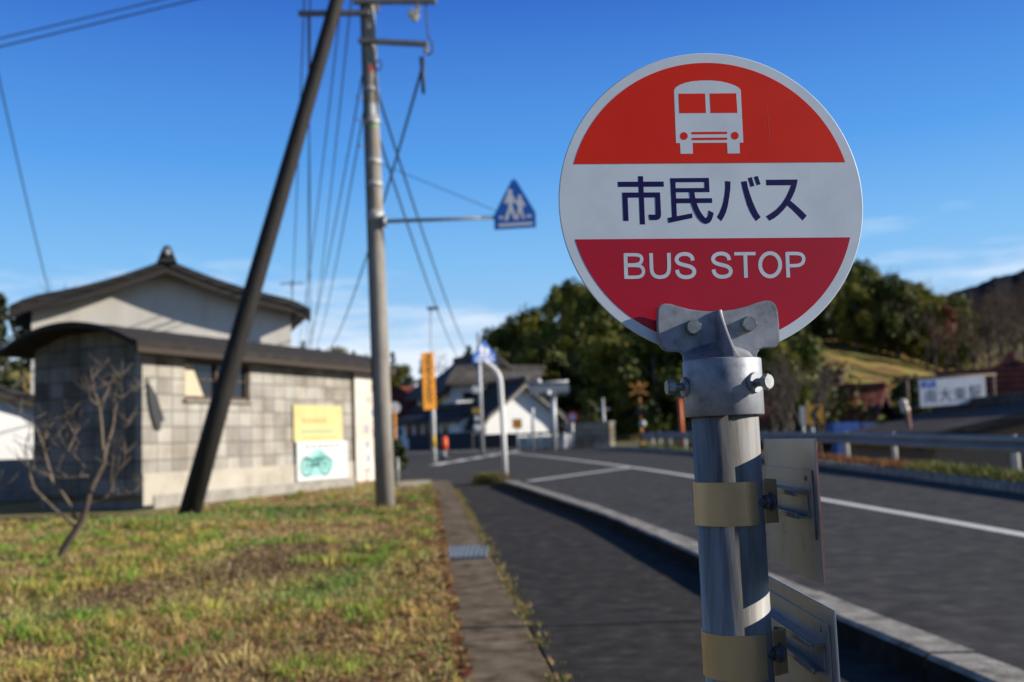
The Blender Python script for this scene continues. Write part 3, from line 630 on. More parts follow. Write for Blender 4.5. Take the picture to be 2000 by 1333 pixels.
# ================================================================ LEFT SIDE: pole, strut, shed, houses
UP = Vector((0, 0, 1))
def G(p): return Vector((p.x, p.y, gz(p.y)))
PB = gnd(753, 995); PX, PY = PB.x, PB.y
POLEM = mat('pole_concrete', [(.25, (.16, .14, .115)), (.5, (.27, .245, .21)), (.8, (.36, .33, .29))], 5, 10, .9, bump=.4, bscale=30, stretch=(1, 1, .3))
def utility_pole():
    T = thing('utility_pole', 'tall grey concrete utility pole with crossarms standing on the lawn', 'utility pole', (PX, PY, gz(PY)))
    top = 11.6
    lean = lambda z: Vector((PX - .012 * z, PY, gz(PY) - .1 + z))
    b = MB(); b.tube([lean(z) for z in (0, 2, 4, 6, 8, 10, top)], [.178, .168, .158, .148, .138, .128, .12], 24); b.build('shaft', POLEM, T)
    band = mat('pole_band', [(.3, (.34, .33, .31)), (.7, (.52, .5, .47))], 20, 4, .6, .4)
    for py in (178, 240, 318, 362, 430): 
        z = at(725, py, PY).z; c = lean(z - gz(PY) + .1); r = .182 - .005 * (z)
        MB().cyl(c - UP * .05, c + UP * (.05 if py != 430 else .16), r * 1.02 + .006, None, 24).build('strap', band, T)
    for py, hw, c_, nm in ((140, .07, (.45, .03, .03), 'red'), (246, .10, (.07, .30, .05), 'green'), (225, .09, (.6, .6, .58), 'white'), (212, .05, (.6, .6, .58), 'white'), (92, .08, (.25, .2, .16), 'brown')):
        z = at(725, py, PY).z; c = lean(z - gz(PY) + .1); rr = .1775 - .0050 * (z - .1); b = MB(); A_ = [R_(-95 + 75 * k / 8) for k in range(9)]
        b.grid([[c + Vector((rr * math.cos(a), rr * math.sin(a), o_ * hw)) for a in A_] for o_ in (-1, 1)], False); b.build('sticker', flat('sticker_' + nm, c_, .5), T, fix=False)
    steel = mat('crossarm_steel', [(.3, (.13, .12, .11)), (.7, (.24, .23, .21))], 9, 5, .6, .4)
    def arm(p, q, Y, r=.045):
        a, c = at(*p, Y), at(*q, Y); b = MB(); d = c - a; x, y = perp(d); rot = Matrix((d.normalized(), x, y)).transposed()
        b.box((a + c) / 2, (d.length, r * 2, r * 2), rot); return b.build('crossarm', steel, T, bevel=.008, seg=1)
    arm((583, 27), (722, 26), PY - .17); arm((700, 80), (836, 87), PY - .17); arm((690, 4), (852, 3), PY - .17)
    por = flat('porcelain', (.55, .52, .48), .25)
    for px, py in ((737, 2), (816, 0), (832, 84)):
        c = at(px, py, PY - .17); b = MB()
        for k in range(4): b.cyl(c + UP * (-.03 - .05 * k), c + UP * (-.055 - .05 * k), .03, .06 - .004 * k, 14)
        b.cyl(c, c - UP * .22, .022, None, 10); b.build('insulator', por, T)
    # small bracket lamp box under the top arm and loop of cable
    c = at(808, 30, PY - .17); b = MB(); rt = Matrix.Rotation(.7, 3, 'Y'); b.box(c, (.19, .16, .16), rt); b.build('switch_box', flat('box_cream', (.5, .47, .42), .5), T, bevel=.02)
    c = at(826, 145, PY - .17); b = MB(); b.cyl(at(824, 112, PY - .17), at(827, 183, PY - .17), .045, .03, 12); b.build('cable_drop', CABLE, T)
    pts = [at(px, py, PY - .17) for px, py in ((832, 5), (834, 45), (836, 75), (846, 88), (845, 102), (836, 108), (828, 100))]; MB().tube(smooth3(pts), .016, 6).build('jumper', CABLE, T)
    pts = [at(px, py, PY - .2) for px, py in ((738, 118), (746, 122), (745, 134), (736, 138), (730, 128), (738, 118))]; MB().tube(smooth3(pts), .014, 6).build('jumper', CABLE, T)
    pts = [lean(z) + Vector((-.15 + .004 * z, -.1, 0)) for z in (2.2, 4, 6, 8, 10)]; MB().tube(pts, .018, 6).build('conduit', CABLE, T)
    for py in (195, 240, 290): 
        c = lean(at(725, py, PY).z - gz(PY) + .1) + Vector((-.1, -.1, 0)); b = MB(); b.cyl(c, c + Vector((-.16, -.1, 0)), .012, None, 6); b.build('step_bolt', steel, T)
def smooth3(P, it=2):
    P = [Vector(p) for p in P]
    for _ in range(it): P = [P[0]] + [q for a, c in zip(P, P[1:]) for q in (a.lerp(c, .25), a.lerp(c, .75))] + [P[-1]]
    return P
utility_pole()
def strut():
    a = gnd(364, 1014); T = thing('brace_pole', 'dark tarred wooden pole leaning against the utility pole', 'brace pole', tuple(a))
    e = at(706, -165, PY - .2); e.y = PY - .2
    b = MB(); b.tube([a.lerp(e, t) - UP * (.1 if t == 0 else 0) for t in (0, .2, .4, .6, .8, 1)], [.19, .17, .155, .143, .13, .122], 20)
    b.build('shaft', mat('tarred_wood', [(.3, (.006, .005, .004)), (.6, (.014, .011, .009)), (.88, (.04, .03, .022))], 6, 8, .8, bump=.5, bscale=20, stretch=(1, 1, .12)), T)
    c = a.lerp(e, .985); MB().cyl(c - (e - a).normalized() * .08, c + (e - a).normalized() * .08, .155, None, 18).build('strap', DARKM, T)
strut()
def figures(mk, O, ux, uy):                # adult and child walking over a crossing, unit square coordinates
    P = lambda x, y, k=0: O + ux * x + uy * y
    def poly(pts, k): 
        nn = ux.cross(uy).normalized(); mk.prism([P(*p) + nn * k for p in pts], nn * .0015)
    def disc(x, y, r, k): poly([(x + r * math.cos(t * .3927) , y + r * math.sin(t * .3927)) for t in range(16)], k)
    e = .0004
    disc(.40, .745, .055, 0); poly([(.34, .70), (.45, .70), (.52, .58), (.60, .52), (.57, .48), (.46, .54), (.44, .43), (.36, .43), (.34, .55), (.28, .50), (.25, .54)], e)
    poly([(.36, .44), (.44, .44), (.33, .18), (.24, .18)], 2 * e); poly([(.38, .44), (.46, .44), (.55, .18), (.48, .18)], 3 * e)
    disc(.63, .63, .045, 4 * e); poly([(.58, .59), (.68, .59), (.77, .45), (.73, .43), (.69, .48), (.69, .34), (.57, .34), (.58, .47), (.53, .49), (.53, .53)], 5 * e)
    poly([(.57, .35), (.63, .35), (.58, .18), (.52, .18)], 6 * e); poly([(.63, .35), (.69, .35), (.74, .18), (.68, .18)], 7 * e)
    poly([(.12, .26), (.22, .26), (.22, .21), (.12, .21)], 8 * e); poly([(.78, .26), (.9, .26), (.9, .21), (.78, .21)], 9 * e); poly([(.10, .11), (.92, .11), (.92, .055), (.10, .055)], 10 * e)
BLUE = mat('sign_blue', [(.3, (.011, .115, .47)), (.7, (.015, .14, .54))], 6, 4, .45)
SIGNW = flat('sign_marking', (.80, .81, .81), .5)
def crossing_plate(T, O, ux, uy, nrm, back=True):
    pts = [(0, 0), (1, 0), (1, .30), (.56, .97), (.50, 1), (.44, .97), (0, .30)]
    p = MB().prism([O + ux * x + uy * y for x, y in pts], nrm * -.004).build('sign_plate', BLUE, T)
    m = MB(); figures(m, O + nrm * .001, ux, uy); 
    o = m.build('walking_figures', SIGNW, p); return p
def arm_sign():
    a = at(749, 433, PY - .12); e = at(970, 425, PY - .12)
    T = thing('crossing_sign', 'blue triangular crossing sign on a long arm reaching out from the utility pole', 'road sign', tuple(a))
    st = mat('arm_steel', [(.3, (.2, .21, .22)), (.7, (.33, .34, .35))], 9, 4, .5, .5)
    MB().cyl(a, e, .036, .03, 14).build('arm', st, T)
    b = MB(); b.cyl(a - UP * .1, a + UP * .1, .06, None, 12); b.build('arm_flange', st, T)
    O = at(965.5, 449.5, PY - .18); X = at(1047, 444.5, PY - .18) - O; Yv = at(1003, 350, PY - .18) - at(1006, 447, PY - .18)
    nn = X.cross(Yv).normalized()
    crossing_plate(T, O, X, Yv, nn)
arm_sign()
def bent_sign():
    B = gnd(987, 930); Y = B.y
    T = thing('crossing_sign', 'blue crossing sign on a white pole with a bent top at the kerb end', 'road sign', tuple(B))
    pts = [at(*p, Y) for p in ((987, 934), (984, 860), (980, 790), (977.5, 752), (976, 738), (970, 726), (960, 716), (946, 707))]; pts[0] = B - UP * .1
    P = [pts[0], pts[1], pts[2]] + smooth3(pts[3:], 2)
    b = MB(); b.tube(P, .075, 16); b.build('post', WHITEP, T)
    O = at(924.5, 709, Y - .1); X = at(968, 706, Y + .22) - O; Yv = at(944, 664, Y - .1) - at(946, 707, Y - .1)
    crossing_plate(T, O, X, Yv, X.cross(Yv).normalized())
bent_sign()

# ---- block shed
def shed():
    A = gnd(277, 1000); A.z = gz(A.y); Bp = gnd(727, 945)
    d = Vector((Bp.x - A.x, Bp.y - A.y, 0)); L = d.length + .3; rz = math.atan2(d.y, d.x)
    T = thing('block_shed', 'long grey concrete block shed with a dark overhanging roof', 'shed', (A.x, A.y, A.z), rz)
    M4 = ROOT[T.name]; U = M4.to_3x3() @ Vector((1, 0, 0)); Vv = M4.to_3x3() @ Vector((0, 1, 0)); O = M4.translation
    P = lambda x, y, z: O + U * x + Vv * y + UP * z
    DEP = 2.95; H = 3.12
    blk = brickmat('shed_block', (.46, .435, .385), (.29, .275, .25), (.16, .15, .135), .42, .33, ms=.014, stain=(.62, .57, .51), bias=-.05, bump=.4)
    # long wall with a window opening, other walls plain
    wx0, wx1, wz0, wz1 = 2.0, 4.15, 2.02, 3.0
    def wpx(px, py):                       # a point of the long wall seen through a pixel
        r = ray(px, py); n = Vector((U.y, -U.x, 0)); t = (O - C0).dot(n) / r.dot(n); q = C0 + r * t - O; return q.dot(U), q.z
    wx0, wz0 = wpx(361, 780); wx1, wz1 = wpx(487, 712)
    b = MB(); t_ = .16
    def slab(x0, x1, z0, z1): b.box(P((x0 + x1) / 2, t_ / 2, (z0 + z1) / 2), (x1 - x0, t_, z1 - z0), M4.to_3x3())
    slab(0, wx0, .30, H); slab(wx1, L, .30, H); slab(wx0, wx1, .30, wz0); slab(wx0, wx1, wz1, H)
    b.box(P(L - t_ / 2, DEP / 2 + t_ / 2, H / 2 + .15), (t_, DEP - t_, H - .3), M4.to_3x3()); b.box(P(L / 2, DEP - t_ / 2 + .002, H / 2), (L - .4, t_, H - .2), M4.to_3x3())
    rise = .53
    arch = lambda y: H + .02 + rise * (1 - ((y - DEP / 2) / (DEP / 2 + .45)) ** 2)
    pts = [P(0, t_ + .001, .30), P(0, DEP, .30)] + [P(0, y, arch(y) - .02) for y in np.linspace(DEP, t_ + .001, 12)]
    b.build('wall', blk, T)
    blk2 = brickmat('shed_block_shade', (.28, .27, .24), (.17, .165, .148), (.09, .086, .076), .42, .33, ms=.014, stain=(.5, .47, .42), bump=.4)  # wall blocks repeated darker, with the end wall's shade in the colour
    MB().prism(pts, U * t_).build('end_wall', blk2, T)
    MB().box(P(L / 2 + .1, DEP / 2 - .05, .08), (L - .35, DEP + .02, .44), M4.to_3x3()).build('foundation', CONC, T, bevel=.01, seg=1)
    MB().box(P(L / 2, -.012, .42), (L - .02, .03, .62), M4.to_3x3()).build('render_band', mat('render', [(.3, (.30, .265, .215)), (.5, (.43, .39, .325)), (.75, (.5, .46, .4))], 1.2, 9, .9), T, bevel=.004, seg=1)
    # arched roof slab with thick eaves
    roofm = mat('shed_roof', [(.3, (.010, .008, .0065)), (.55, (.022, .0175, .014)), (.8, (.06, .048, .038))], 4, 9, .9, bump=.7, bscale=14, stretch=(1, 6, 1))
    ysn = np.linspace(-.48, DEP + .5, 22); th = .10; x0, x1 = -.62, L + .35
    top = [(y, arch(min(max(y, -.3), DEP + .3)) + th + .02 - (.06 if y < -.3 else 0)) for y in ysn]; bot = [(y, z - th) for y, z in top]
    rows = []
    for x in np.linspace(x0, x1, 40): rows.append([P(x, y, z + .010 * math.sin(x * 9)) for y, z in top] + [P(x, y, z) for y, z in bot[::-1]])
    b = MB(); b.grid(rows, True, False); b.face(rows[0]); b.face(rows[-1]); rf = b.build('roof', roofm, T)
    b = MB(); b.box(P((x0 + x1) / 2, -.44, H + .06), (x1 - x0 - .06, .06, .22), M4.to_3x3()); b.build('fascia', flat('old_timber', (.045, .032, .025), .85), rf)
    # window: frame, two leaves, sill, and a pale slanted shape painting sunlight onto the left pane
    wood = mat('window_wood', [(.3, (.05, .03, .022)), (.7, (.12, .075, .055))], 8, 5, .8)
    glass = flat('window_glass', (.012, .016, .02), .08, spec=.6)
    b = MB(); fw = .07
    for (x, z, sx, sz) in (((wx0 + wx1) / 2, wz1 - fw / 2, wx1 - wx0, fw), ((wx0 + wx1) / 2, wz0 + fw / 2, wx1 - wx0, fw), (wx0 + fw / 2, (wz0 + wz1) / 2, fw, wz1 - wz0 - 2 * fw), (wx1 - fw / 2, (wz0 + wz1) / 2, fw, wz1 - wz0 - 2 * fw), ((wx0 + wx1) / 2, (wz0 + wz1) / 2, .06, wz1 - wz0 - 2 * fw)):
        b.box(P(x, .10, z), (sx, .09, sz), M4.to_3x3())
    for k in (.25, .75): b.box(P(lerp(wx0, wx1, k), .105, lerp(wz0, wz1, .52)), ((wx1 - wx0) / 2 - .14, .03, .03), M4.to_3x3())
    win = b.build('window', wood, T)
    MB().box(P((wx0 + wx1) / 2, .12, (wz0 + wz1) / 2), (wx1 - wx0 - .14, .008, wz1 - wz0 - .14), M4.to_3x3()).build('pane', glass, win)
    q0, q1 = wpx(363, 776); q2, q3 = wpx(388, 772); q4, q5 = wpx(372, 716)
    MB().prism([P(q0 + .06, .085, wz0 + .08), P(q2 + .25, .085, wz0 + .08), P(q4 + .12, .085, wz1 - .08), P(q0 + .06, .085, wz1 - .08)], Vv * .012).build('sunlit_patch', flat('sunlit_patch', (.55, .47, .33), .9), win)
    MB().box(P((wx0 + wx1) / 2, -.03, wz0 - .03), (wx1 - wx0 + .1, .12, .05), M4.to_3x3()).build('sill', CONC, win)
    for px in (315, 570, 700):
        x, z = wpx(px, 0)[0], H - .17; b = MB(); b.box(P(x, -.004, z), (.3, .02, .12), M4.to_3x3()); o = b.build('vent', flat('vent_dark', (.06, .05, .04), .9), T)
        b = MB()
        for k in range(4): b.box(P(x - .11 + .073 * k, -.018, z), (.02, .01, .12), M4.to_3x3())
        b.build('vent_bar', CONC, o)
    for px in (687,):
        x = wpx(px, 0)[0]; MB().box(P(x, -.03, 1.75), (.09, .05, 2.6), M4.to_3x3()).build('door_post', flat('maroon_wood', (.06, .02, .018), .7), T, bevel=.006, seg=1)
    # the painted shadow near the corner is built further down
    return T, P, wpx, M4
shedT, SP, swpx, SM4 = shed()
SU = SM4.to_3x3() @ Vector((1, 0, 0)); SN = SM4.to_3x3() @ Vector((0, -1, 0))
def board(name, label, cat, px0, px1, py0, py1, m, off=.05, th=.03, lean=0.):
    (x0, z1), (x1, _), (_, z0) = swpx(px0, py0), swpx(px1, (py0 + py1) / 2), swpx(px0, py1)
    a = SP(x0, -off, z0); T = thing(name, label, cat, tuple(a))
    ux = SU * (x1 - x0); uz = UP * (z1 - z0) - SN * lean; o = MB().prism([a, a + ux, a + ux + uz, a + uz], SN * -th).build('board', m, T, bevel=.004, seg=1)
    return T, o, a + SN * .002, ux, uz
paint = lambda n_, c: flat(n_, c, .6)
# thin dark shape painting a cast shadow near the lit wall's corner
def hang():
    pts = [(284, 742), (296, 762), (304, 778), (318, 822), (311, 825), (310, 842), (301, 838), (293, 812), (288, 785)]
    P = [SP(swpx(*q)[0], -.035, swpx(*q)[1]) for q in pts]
    T = thing('wall_shadow', 'dark drooping strap hanging on the sunlit block wall near the shed corner', 'strap', tuple(P[0])); MB().prism(P, SN * .02).build('strap', DARKM, T, bevel=.004, seg=1)  # the 'strap' is a painted cast shadow, not a hanging part
    b = MB(); b.cyl(P[0] - SN * .05, P[0] + SN * .05, .02, None, 8); b.build('shadow_peg', DARKM, T)
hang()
# yellow notice
T, o, O, ux, uz = board('notice_board', 'faded yellow notice board fixed to the block wall', 'notice board', 570, 665.5, 791, 864, mat('board_yellow', [(.3, (.52, .44, .17)), (.6, (.6, .52, .23)), (.85, (.56, .46, .22))], 2.2, 6, .6), .05)
def scribbles(parent, O, ux, uz, cols, specs, k0=0.):
    """faded, unreadable brush marks where the board's writing has weathered away"""
    for name, m, cells in specs:
        for i, (x, y, w, h) in enumerate(cells):
            b = MB()
            for j in range(4):
                if j % 2: q = [(x + w * (.1 + .25 * j), y), (x + w * (.1 + .25 * j) + w * .16, y), (x + w * (.1 + .2 * j) + w * .16, y + h), (x + w * (.1 + .2 * j), y + h)]
                else: q = [(x, y + h * (.12 + .3 * j)), (x + w, y + h * (.16 + .3 * j)), (x + w, y + h * (.16 + .3 * j) + h * .13), (x, y + h * (.12 + .3 * j) + h * .13)]
                b.prism([O + SNV(O, ux, uz) * .0006 * (j + 1 + k0) + ux * p + uz * r for p, r in q], SNV(O, ux, uz) * .0004)
            b.build(name, m, parent)
def SNV(O, ux, uz): return ux.cross(uz).normalized()
tan_ = paint('faded_brown_ink', (.30, .20, .09)); teal = paint('faded_teal_ink', (.14, .40, .27)); grey = paint('faded_grey_ink', (.5, .5, .47))
scribbles(o, O, ux, uz, 0, [('faded_writing', tan_, [(.16 + .1 * k, .52, .075, .11) for k in range(5)]), ('faded_writing', teal, [(.14 + .11 * k, .22, .085, .12) for k in range(6)]), ('faded_writing', tan_, [(.16 + .09 * k, .06, .06, .05) for k in range(8)])])
# white poster board with the motorcycle drawing
T, o, O, ux, uz = board('poster_board', 'white and pale blue board with a motorcycle drawing under the yellow notice', 'poster board', 574, 674, 863.5, 942, mat('board_white', [(.3, (.54, .58, .58)), (.7, (.66, .68, .67))], 2.2, 6, .6), .085)
MB().prism([O + ux * x + uz * y + SN * .0006 for x, y in [(.1 + .0 * k, .2) for k in range(1)] + [(.06, .3), (.08, .5), (.2, .58), (.32, .78), (.45, .80), (.6, .6), (.72, .45), (.66, .2), (.5, .12), (.2, .10)]], SN * .0006).build('pale_wash', paint('pale_aqua', (.28, .56, .52)), o)
def bike():
    b = MB(); Q = lambda x, y, k: O + ux * x + uz * y + SN * (.0016 + .0005 * k)
    asp = ux.length / uz.length
    for n_, (cx, cy) in enumerate(((.17, .36), (.53, .36))):
        for k in range(24):
            t0, t1 = k * .2618, (k + 1) * .2618
            for ra, rb in ((.115, .09), (.045, .03)):
                b.prism([Q(cx + r * math.cos(t), cy + r * asp * math.sin(t), n_) for r, t in ((ra, t0), (ra, t1), (rb, t1), (rb, t0))], SN * .0004)
    for k, q in enumerate(([(.17, .36), (.34, .36), (.34, .41), (.17, .40)], [(.27, .34), (.42, .34), (.44, .48), (.27, .46)], [(.3, .48), (.46, .5), (.47, .58), (.38, .62), (.3, .56)], [(.16, .5), (.32, .49), (.32, .56), (.14, .58)], [(.45, .62), (.48, .64), (.55, .37), (.52, .36)], [(.4, .66), (.52, .68), (.52, .71), (.40, .70)], [(.55, .52), (.68, .50), (.68, .53), (.55, .56)])):
        b.prism([Q(x, y, 3 + k) for x, y in q], SN * .0004)
    b.build('motorcycle_drawing', paint('drawing_teal', (.04, .16, .16)), o)
bike()
scribbles(o, O, ux, uz, 0, [('faded_writing', paint('faded_pink_ink', (.40, .37, .39)), [(.14 + .12 * k, .82, .09, .11) for k in range(6)]), ('faded_writing', teal, [(.84, .5, .05, .08), (.84, .62, .05, .08)])], 12)
# tall white board leaning at the end of the wall
T, o, O, ux, uz = board('name_board', 'tall white weathered board with faded brush writing at the wall end', 'signboard', 686, 738, 726, 942, mat('board_tall', [(.25, (.5, .39, .27)), (.45, (.62, .56, .47)), (.7, (.7, .67, .62))], 1.1, 6, .7), .10, .04, -.0)
ink = paint('faded_blue_ink', (.20, .24, .34))
scribbles(o, O, ux, uz, 0, [('brush_writing', ink, [(.3, .44, .2, .07), (.62, .4, .16, .07), (.3, .3, .22, .06), (.34, .17, .22, .07), (.68, .24, .2, .06), (.56, .6, .12, .05)])], 2)
scribbles(o, O, ux, uz, 0, [('faded_mark', paint('faded_red_mark', (.55, .30, .2)), [(.4, .72, .2, .05), (.28, .08, .3, .04), (.6, .82, .2, .05)])], 6)
MB().box(O + ux * .5 - UP * .03 - SN * .02, (ux.length, .07, .05), SM4.to_3x3()).build('bottom_rail', flat('rail_rust', (.3, .17, .09), .8), T)

# ---- generic house with a gable towards local -Y
TILE = brickmat('roof_tile', (.035, .034, .036), (.06, .058, .06), (.012, .012, .012), .28, .17, .5, .02, 'roof', .85, bump=.9, stain=(.55, .52, .5))
TILEW = brickmat('roof_tile_weathered', (.085, .08, .078), (.14, .13, .122), (.03, .03, .03), .28, .17, .5, .02, 'roof', .7, bump=.9)
TILEG = brickmat('roof_tile_grey', (.085, .072, .062), (.15, .13, .115), (.03, .027, .024), .28, .17, .5, .02, 'roof', .85, bump=.9)
TILER = brickmat('roof_tile_red', (.25, .06, .045), (.33, .10, .07), (.09, .03, .025), .28, .17, .5, .02, 'roof', .55, bump=.9)
def house(name, label, cat, base, rz, w, d, eave, ridge, wallm, roofm, over=.5, verge=.5, th=.16, curve=0., floor=-.4, trim=None, windows=(), group=None, ridge_orn=True, parts_extra=None, lower=None):
    """gable front on local y=0 facing -y; the ridge runs along +y.  windows: (face, u, z, w, h) on face f (front), l, r"""
    T = thing(name, label, cat, tuple(base), rz, group); M3 = ROOT[T.name].to_3x3(); O = ROOT[T.name].translation
    P = lambda x, y, z: O + M3 @ Vector((x, y, z))
    def rz_(x): t = abs(x) / (w / 2); return eave + (ridge - eave) * (1 - t) - curve * math.sin(math.pi * min(t, 1)) + (0 if t <= 1 else -(t - 1) * (ridge - eave) * .75)
    xs_ = np.linspace(-w / 2, w / 2, 17)
    b = MB(); b.prism([P(-w / 2, 0, floor), P(w / 2, 0, floor)] + [P(x, 0, rz_(x) - .02) for x in xs_[::-1]], M3 @ Vector((0, d, 0))); wl = b.build('wall', wallm, T)
    b = MB(); xo = w / 2 + over; X = np.linspace(-xo, xo, 25)
    sec = [(x, rz_(x) + th) for x in X] + [(x, rz_(x)) for x in X[::-1]]
    rows = [[P(x, y, z) for x, z in sec] for y in (-verge, d + verge)]
    b.grid(rows, True, False); b.face(rows[0]); b.face(rows[1]); rf = b.build('roof', roofm, T)
    b = MB(); b.box(P(0, d / 2, ridge + th + .10), (.34, d + verge * 2 + .1, .3), M3); b.cyl(P(0, -verge - .06, ridge + th + .27), P(0, d + verge + .06, ridge + th + .27), .11, None, 10); b.build('ridge', roofm, rf, bevel=.02, seg=1)
    if ridge_orn:
        b = MB(); c = P(0, -verge - .10, ridge + th + .12); b.prism([c + M3 @ Vector(v) for v in ((-.3, 0, -.26), (.3, 0, -.26), (.2, 0, 0), (.1, 0, .2), (0, 0, .26), (-.1, 0, .2), (-.2, 0, 0))], M3 @ Vector((0, .16, 0))); b.build('ridge_end_tile', roofm, rf, bevel=.03)
        MB().ball(c + M3 @ Vector((0, -.05, .06)), .10, 10).build('ridge_boss', flat('boss_grey', (.4, .4, .4), .5), rf)
    bx = [(x, rz_(x) - .002) for x in X] + [(x, rz_(x) - .2) for x in X[::-1]]
    for y in (-verge + .04, d + verge - .10): MB().prism([P(x, y, z) for x, z in bx], M3 @ Vector((0, .06, 0))).build('barge_board', trim or flat('dark_timber', (.03, .024, .02), .8), rf)
    gl = flat('far_glass', (.02, .025, .03), .1, spec=.6); fr = flat('far_frame', (.35, .34, .32), .5)
    for f, u_, z, ww, hh in windows:
        if f == 'f': c, r3 = (u_, -.02, z), M3
        elif f == 'l': c, r3 = (-w / 2 - .02, u_, z), M3 @ Matrix.Rotation(math.pi / 2, 3, 'Z')
        else: c, r3 = (w / 2 + .02, u_, z), M3 @ Matrix.Rotation(math.pi / 2, 3, 'Z')
        wn = MB().box(P(*c), (ww + .12, .05, hh + .12), r3).build('window', fr, T)
        MB().box(P(*c), (ww, .062, hh), r3).build('pane', gl, wn)
    return T, P, M3, rf
CREAM = mat('plaster_cream', [(.3, (.52, .49, .43)), (.6, (.62, .59, .53)), (.85, (.66, .63, .57))], 1.6, 8, .85, stretch=(1, 1, .35))
WHITEW = mat('plaster_white', [(.3, (.72, .72, .70)), (.7, (.82, .82, .80))], 1.2, 7, .8)
def kura():
    Y = 30.; pk = at(322, 500, Y); c = at(322, 800, Y); eL = at(50, 628, Y); eR = at(590, 622, Y)
    base = Vector((pk.x + .05, Y, gz(Y))); w = (eR.x - eL.x) - .9
    T, P, M3, rf = house('storehouse', 'old plastered storehouse with a wide dark tiled gable behind the shed', 'house', base, R_(20), w * .99, 9, (eR.z + eL.z) / 2 - base.z + .35, pk.z - base.z - .45, CREAM, TILE, .5, .8, .2, .12)
    ant = MB(); q = at(571, 600, Y + 3)
    ant.cyl(q, q + UP * .9, .02, None, 6)
    for k in range(4): ant.cyl(q + UP * .8 + Vector((-.3 + .2 * k, -.25, 0)), q + UP * .8 + Vector((-.3 + .2 * k, .25, 0)), .012, None, 5)
    ant.cyl(q + UP * .8 + Vector((-.4, 0, 0)), q + UP * .8 + Vector((.4, 0, 0)), .014, None, 5); ant.build('aerial', DARKM, rf)
    # rafters under the right eave
    b = MB(); we = w / 2
    MB().box(P(-we + .6, -.05, 1.2), (.3, .1, 1.6), M3).build('corner_board', flat('grey_board', (.3, .29, .27), .8), T)
kura()
b0 = at(-40, 900, 34); 
house('outbuilding', 'small white walled outbuilding at the far left behind the shed', 'outbuilding', (at(20, 880, 27).x - 1.6, 27, gz(27) - .1), R_(35), 4.2, 5, 2.7, 3.5, WHITEW, TILE, .45, .4, .15, .05, ridge_orn=False)
gx = at(25, 905, 25); lw = MB(); lw.box((gx.x - 1.2, 25.0, gz(25) + .5), (4.6, .2, 1.1), Matrix.Rotation(.2, 3, 'Z'))
tag(lw.build('garden_wall', CONC, bevel=.02, seg=1), 'low pale concrete wall at the left edge below the white outbuilding', 'wall')

# ---- bare sapling on the lawn
def sapling():
    Y = 11.6; B = gnd(112, 1103); Y = B.y
    B.z = float(lawn_z(np.array([B.x]), np.array([B.y]))[0])
    T = thing('bare_sapling', 'leafless young tree with a leaning thin trunk on the lawn', 'sapling', tuple(B))
    r = random.Random(4); b = MB()
    tr = [(112, 1106), (128, 1070), (150, 1035), (168, 1003), (178, 960), (190, 930), (203, 900)]
    br = [[(203, 900), (202, 870), (198, 830), (196, 795), (186, 765), (181, 735), (180, 722)], [(203, 900), (212, 865), (220, 830), (226, 795), (236, 780), (252, 765), (262, 755)], [(196, 800), (206, 780), (214, 760), (216, 742)], [(226, 795), (222, 775), (232, 745), (238, 728)],
          [(150, 1035), (135, 1015), (110, 1000), (85, 975), (65, 955), (55, 920), (50, 880), (52, 855)], [(150, 1015), (130, 975), (105, 945), (92, 910), (82, 870), (72, 835), (52, 815), (40, 805)], [(85, 975), (60, 965), (30, 960), (0, 950), (-30, 945)],
          [(178, 930), (160, 905), (135, 880), (120, 862)], [(160, 905), (150, 870), (140, 840), (125, 815)], [(135, 880), (150, 850), (152, 835)], [(168, 985), (200, 975), (225, 968), (265, 962), (280, 945)], [(205, 975), (218, 955), (222, 930), (240, 905), (245, 880)], [(220, 965), (215, 935), (222, 900), (220, 870)],
          [(105, 945), (95, 925), (60, 915), (40, 900)], [(82, 870), (95, 845), (92, 830)], [(92, 910), (78, 895), (62, 880), (55, 860)], [(178, 945), (170, 930), (165, 930), (120, 935), (100, 930)], [(212, 865), (228, 850), (245, 840), (250, 820)], [(196, 795), (176, 780), (172, 762)], [(182, 740), (192, 725), (200, 718)], [(135, 880), (110, 875), (95, 860), (75, 850)], [(252, 765), (268, 770), (280, 760)]]
    def pathp(P, a, dep): return smooth3([at(px, py, Y + dep * i / len(P)) + Vector((0, r.uniform(-.04, .04), 0)) for i, (px, py) in enumerate(P)], 1)
    tp = pathp(tr, 0, 0); tp[0] = B - UP * .05
    b.tube(tp, [lerp(.044, .028, i / (len(tp) - 1)) for i in range(len(tp))], 10); b.build('trunk', TREEBARK, T)
    b = MB()
    for k, P in enumerate(br):
        p = pathp(P, 1, r.uniform(-.6, .6)); r0 = .021 if k in (0, 1, 4, 5) else .011
        b.tube(p, [lerp(r0, .005, i / (len(p) - 1)) for i in range(len(p))], 6)
        for q in range(6):
            i = r.randrange(len(p) // 2, len(p)); d = Vector((r.uniform(-1, 1), r.uniform(-1, 1), r.uniform(.1, 1))).normalized(); l = r.uniform(.1, .28)
            b.tube([p[i], p[i] + d * l * .5 + UP * .01, p[i] + d * l + UP * .04], [.0055, .004, .002], 5)
    o = b.build('branches', mat('twig_bark', [(.3, (.12, .09, .062)), (.7, (.24, .185, .135))], 10, 4, .9), T)
sapling()

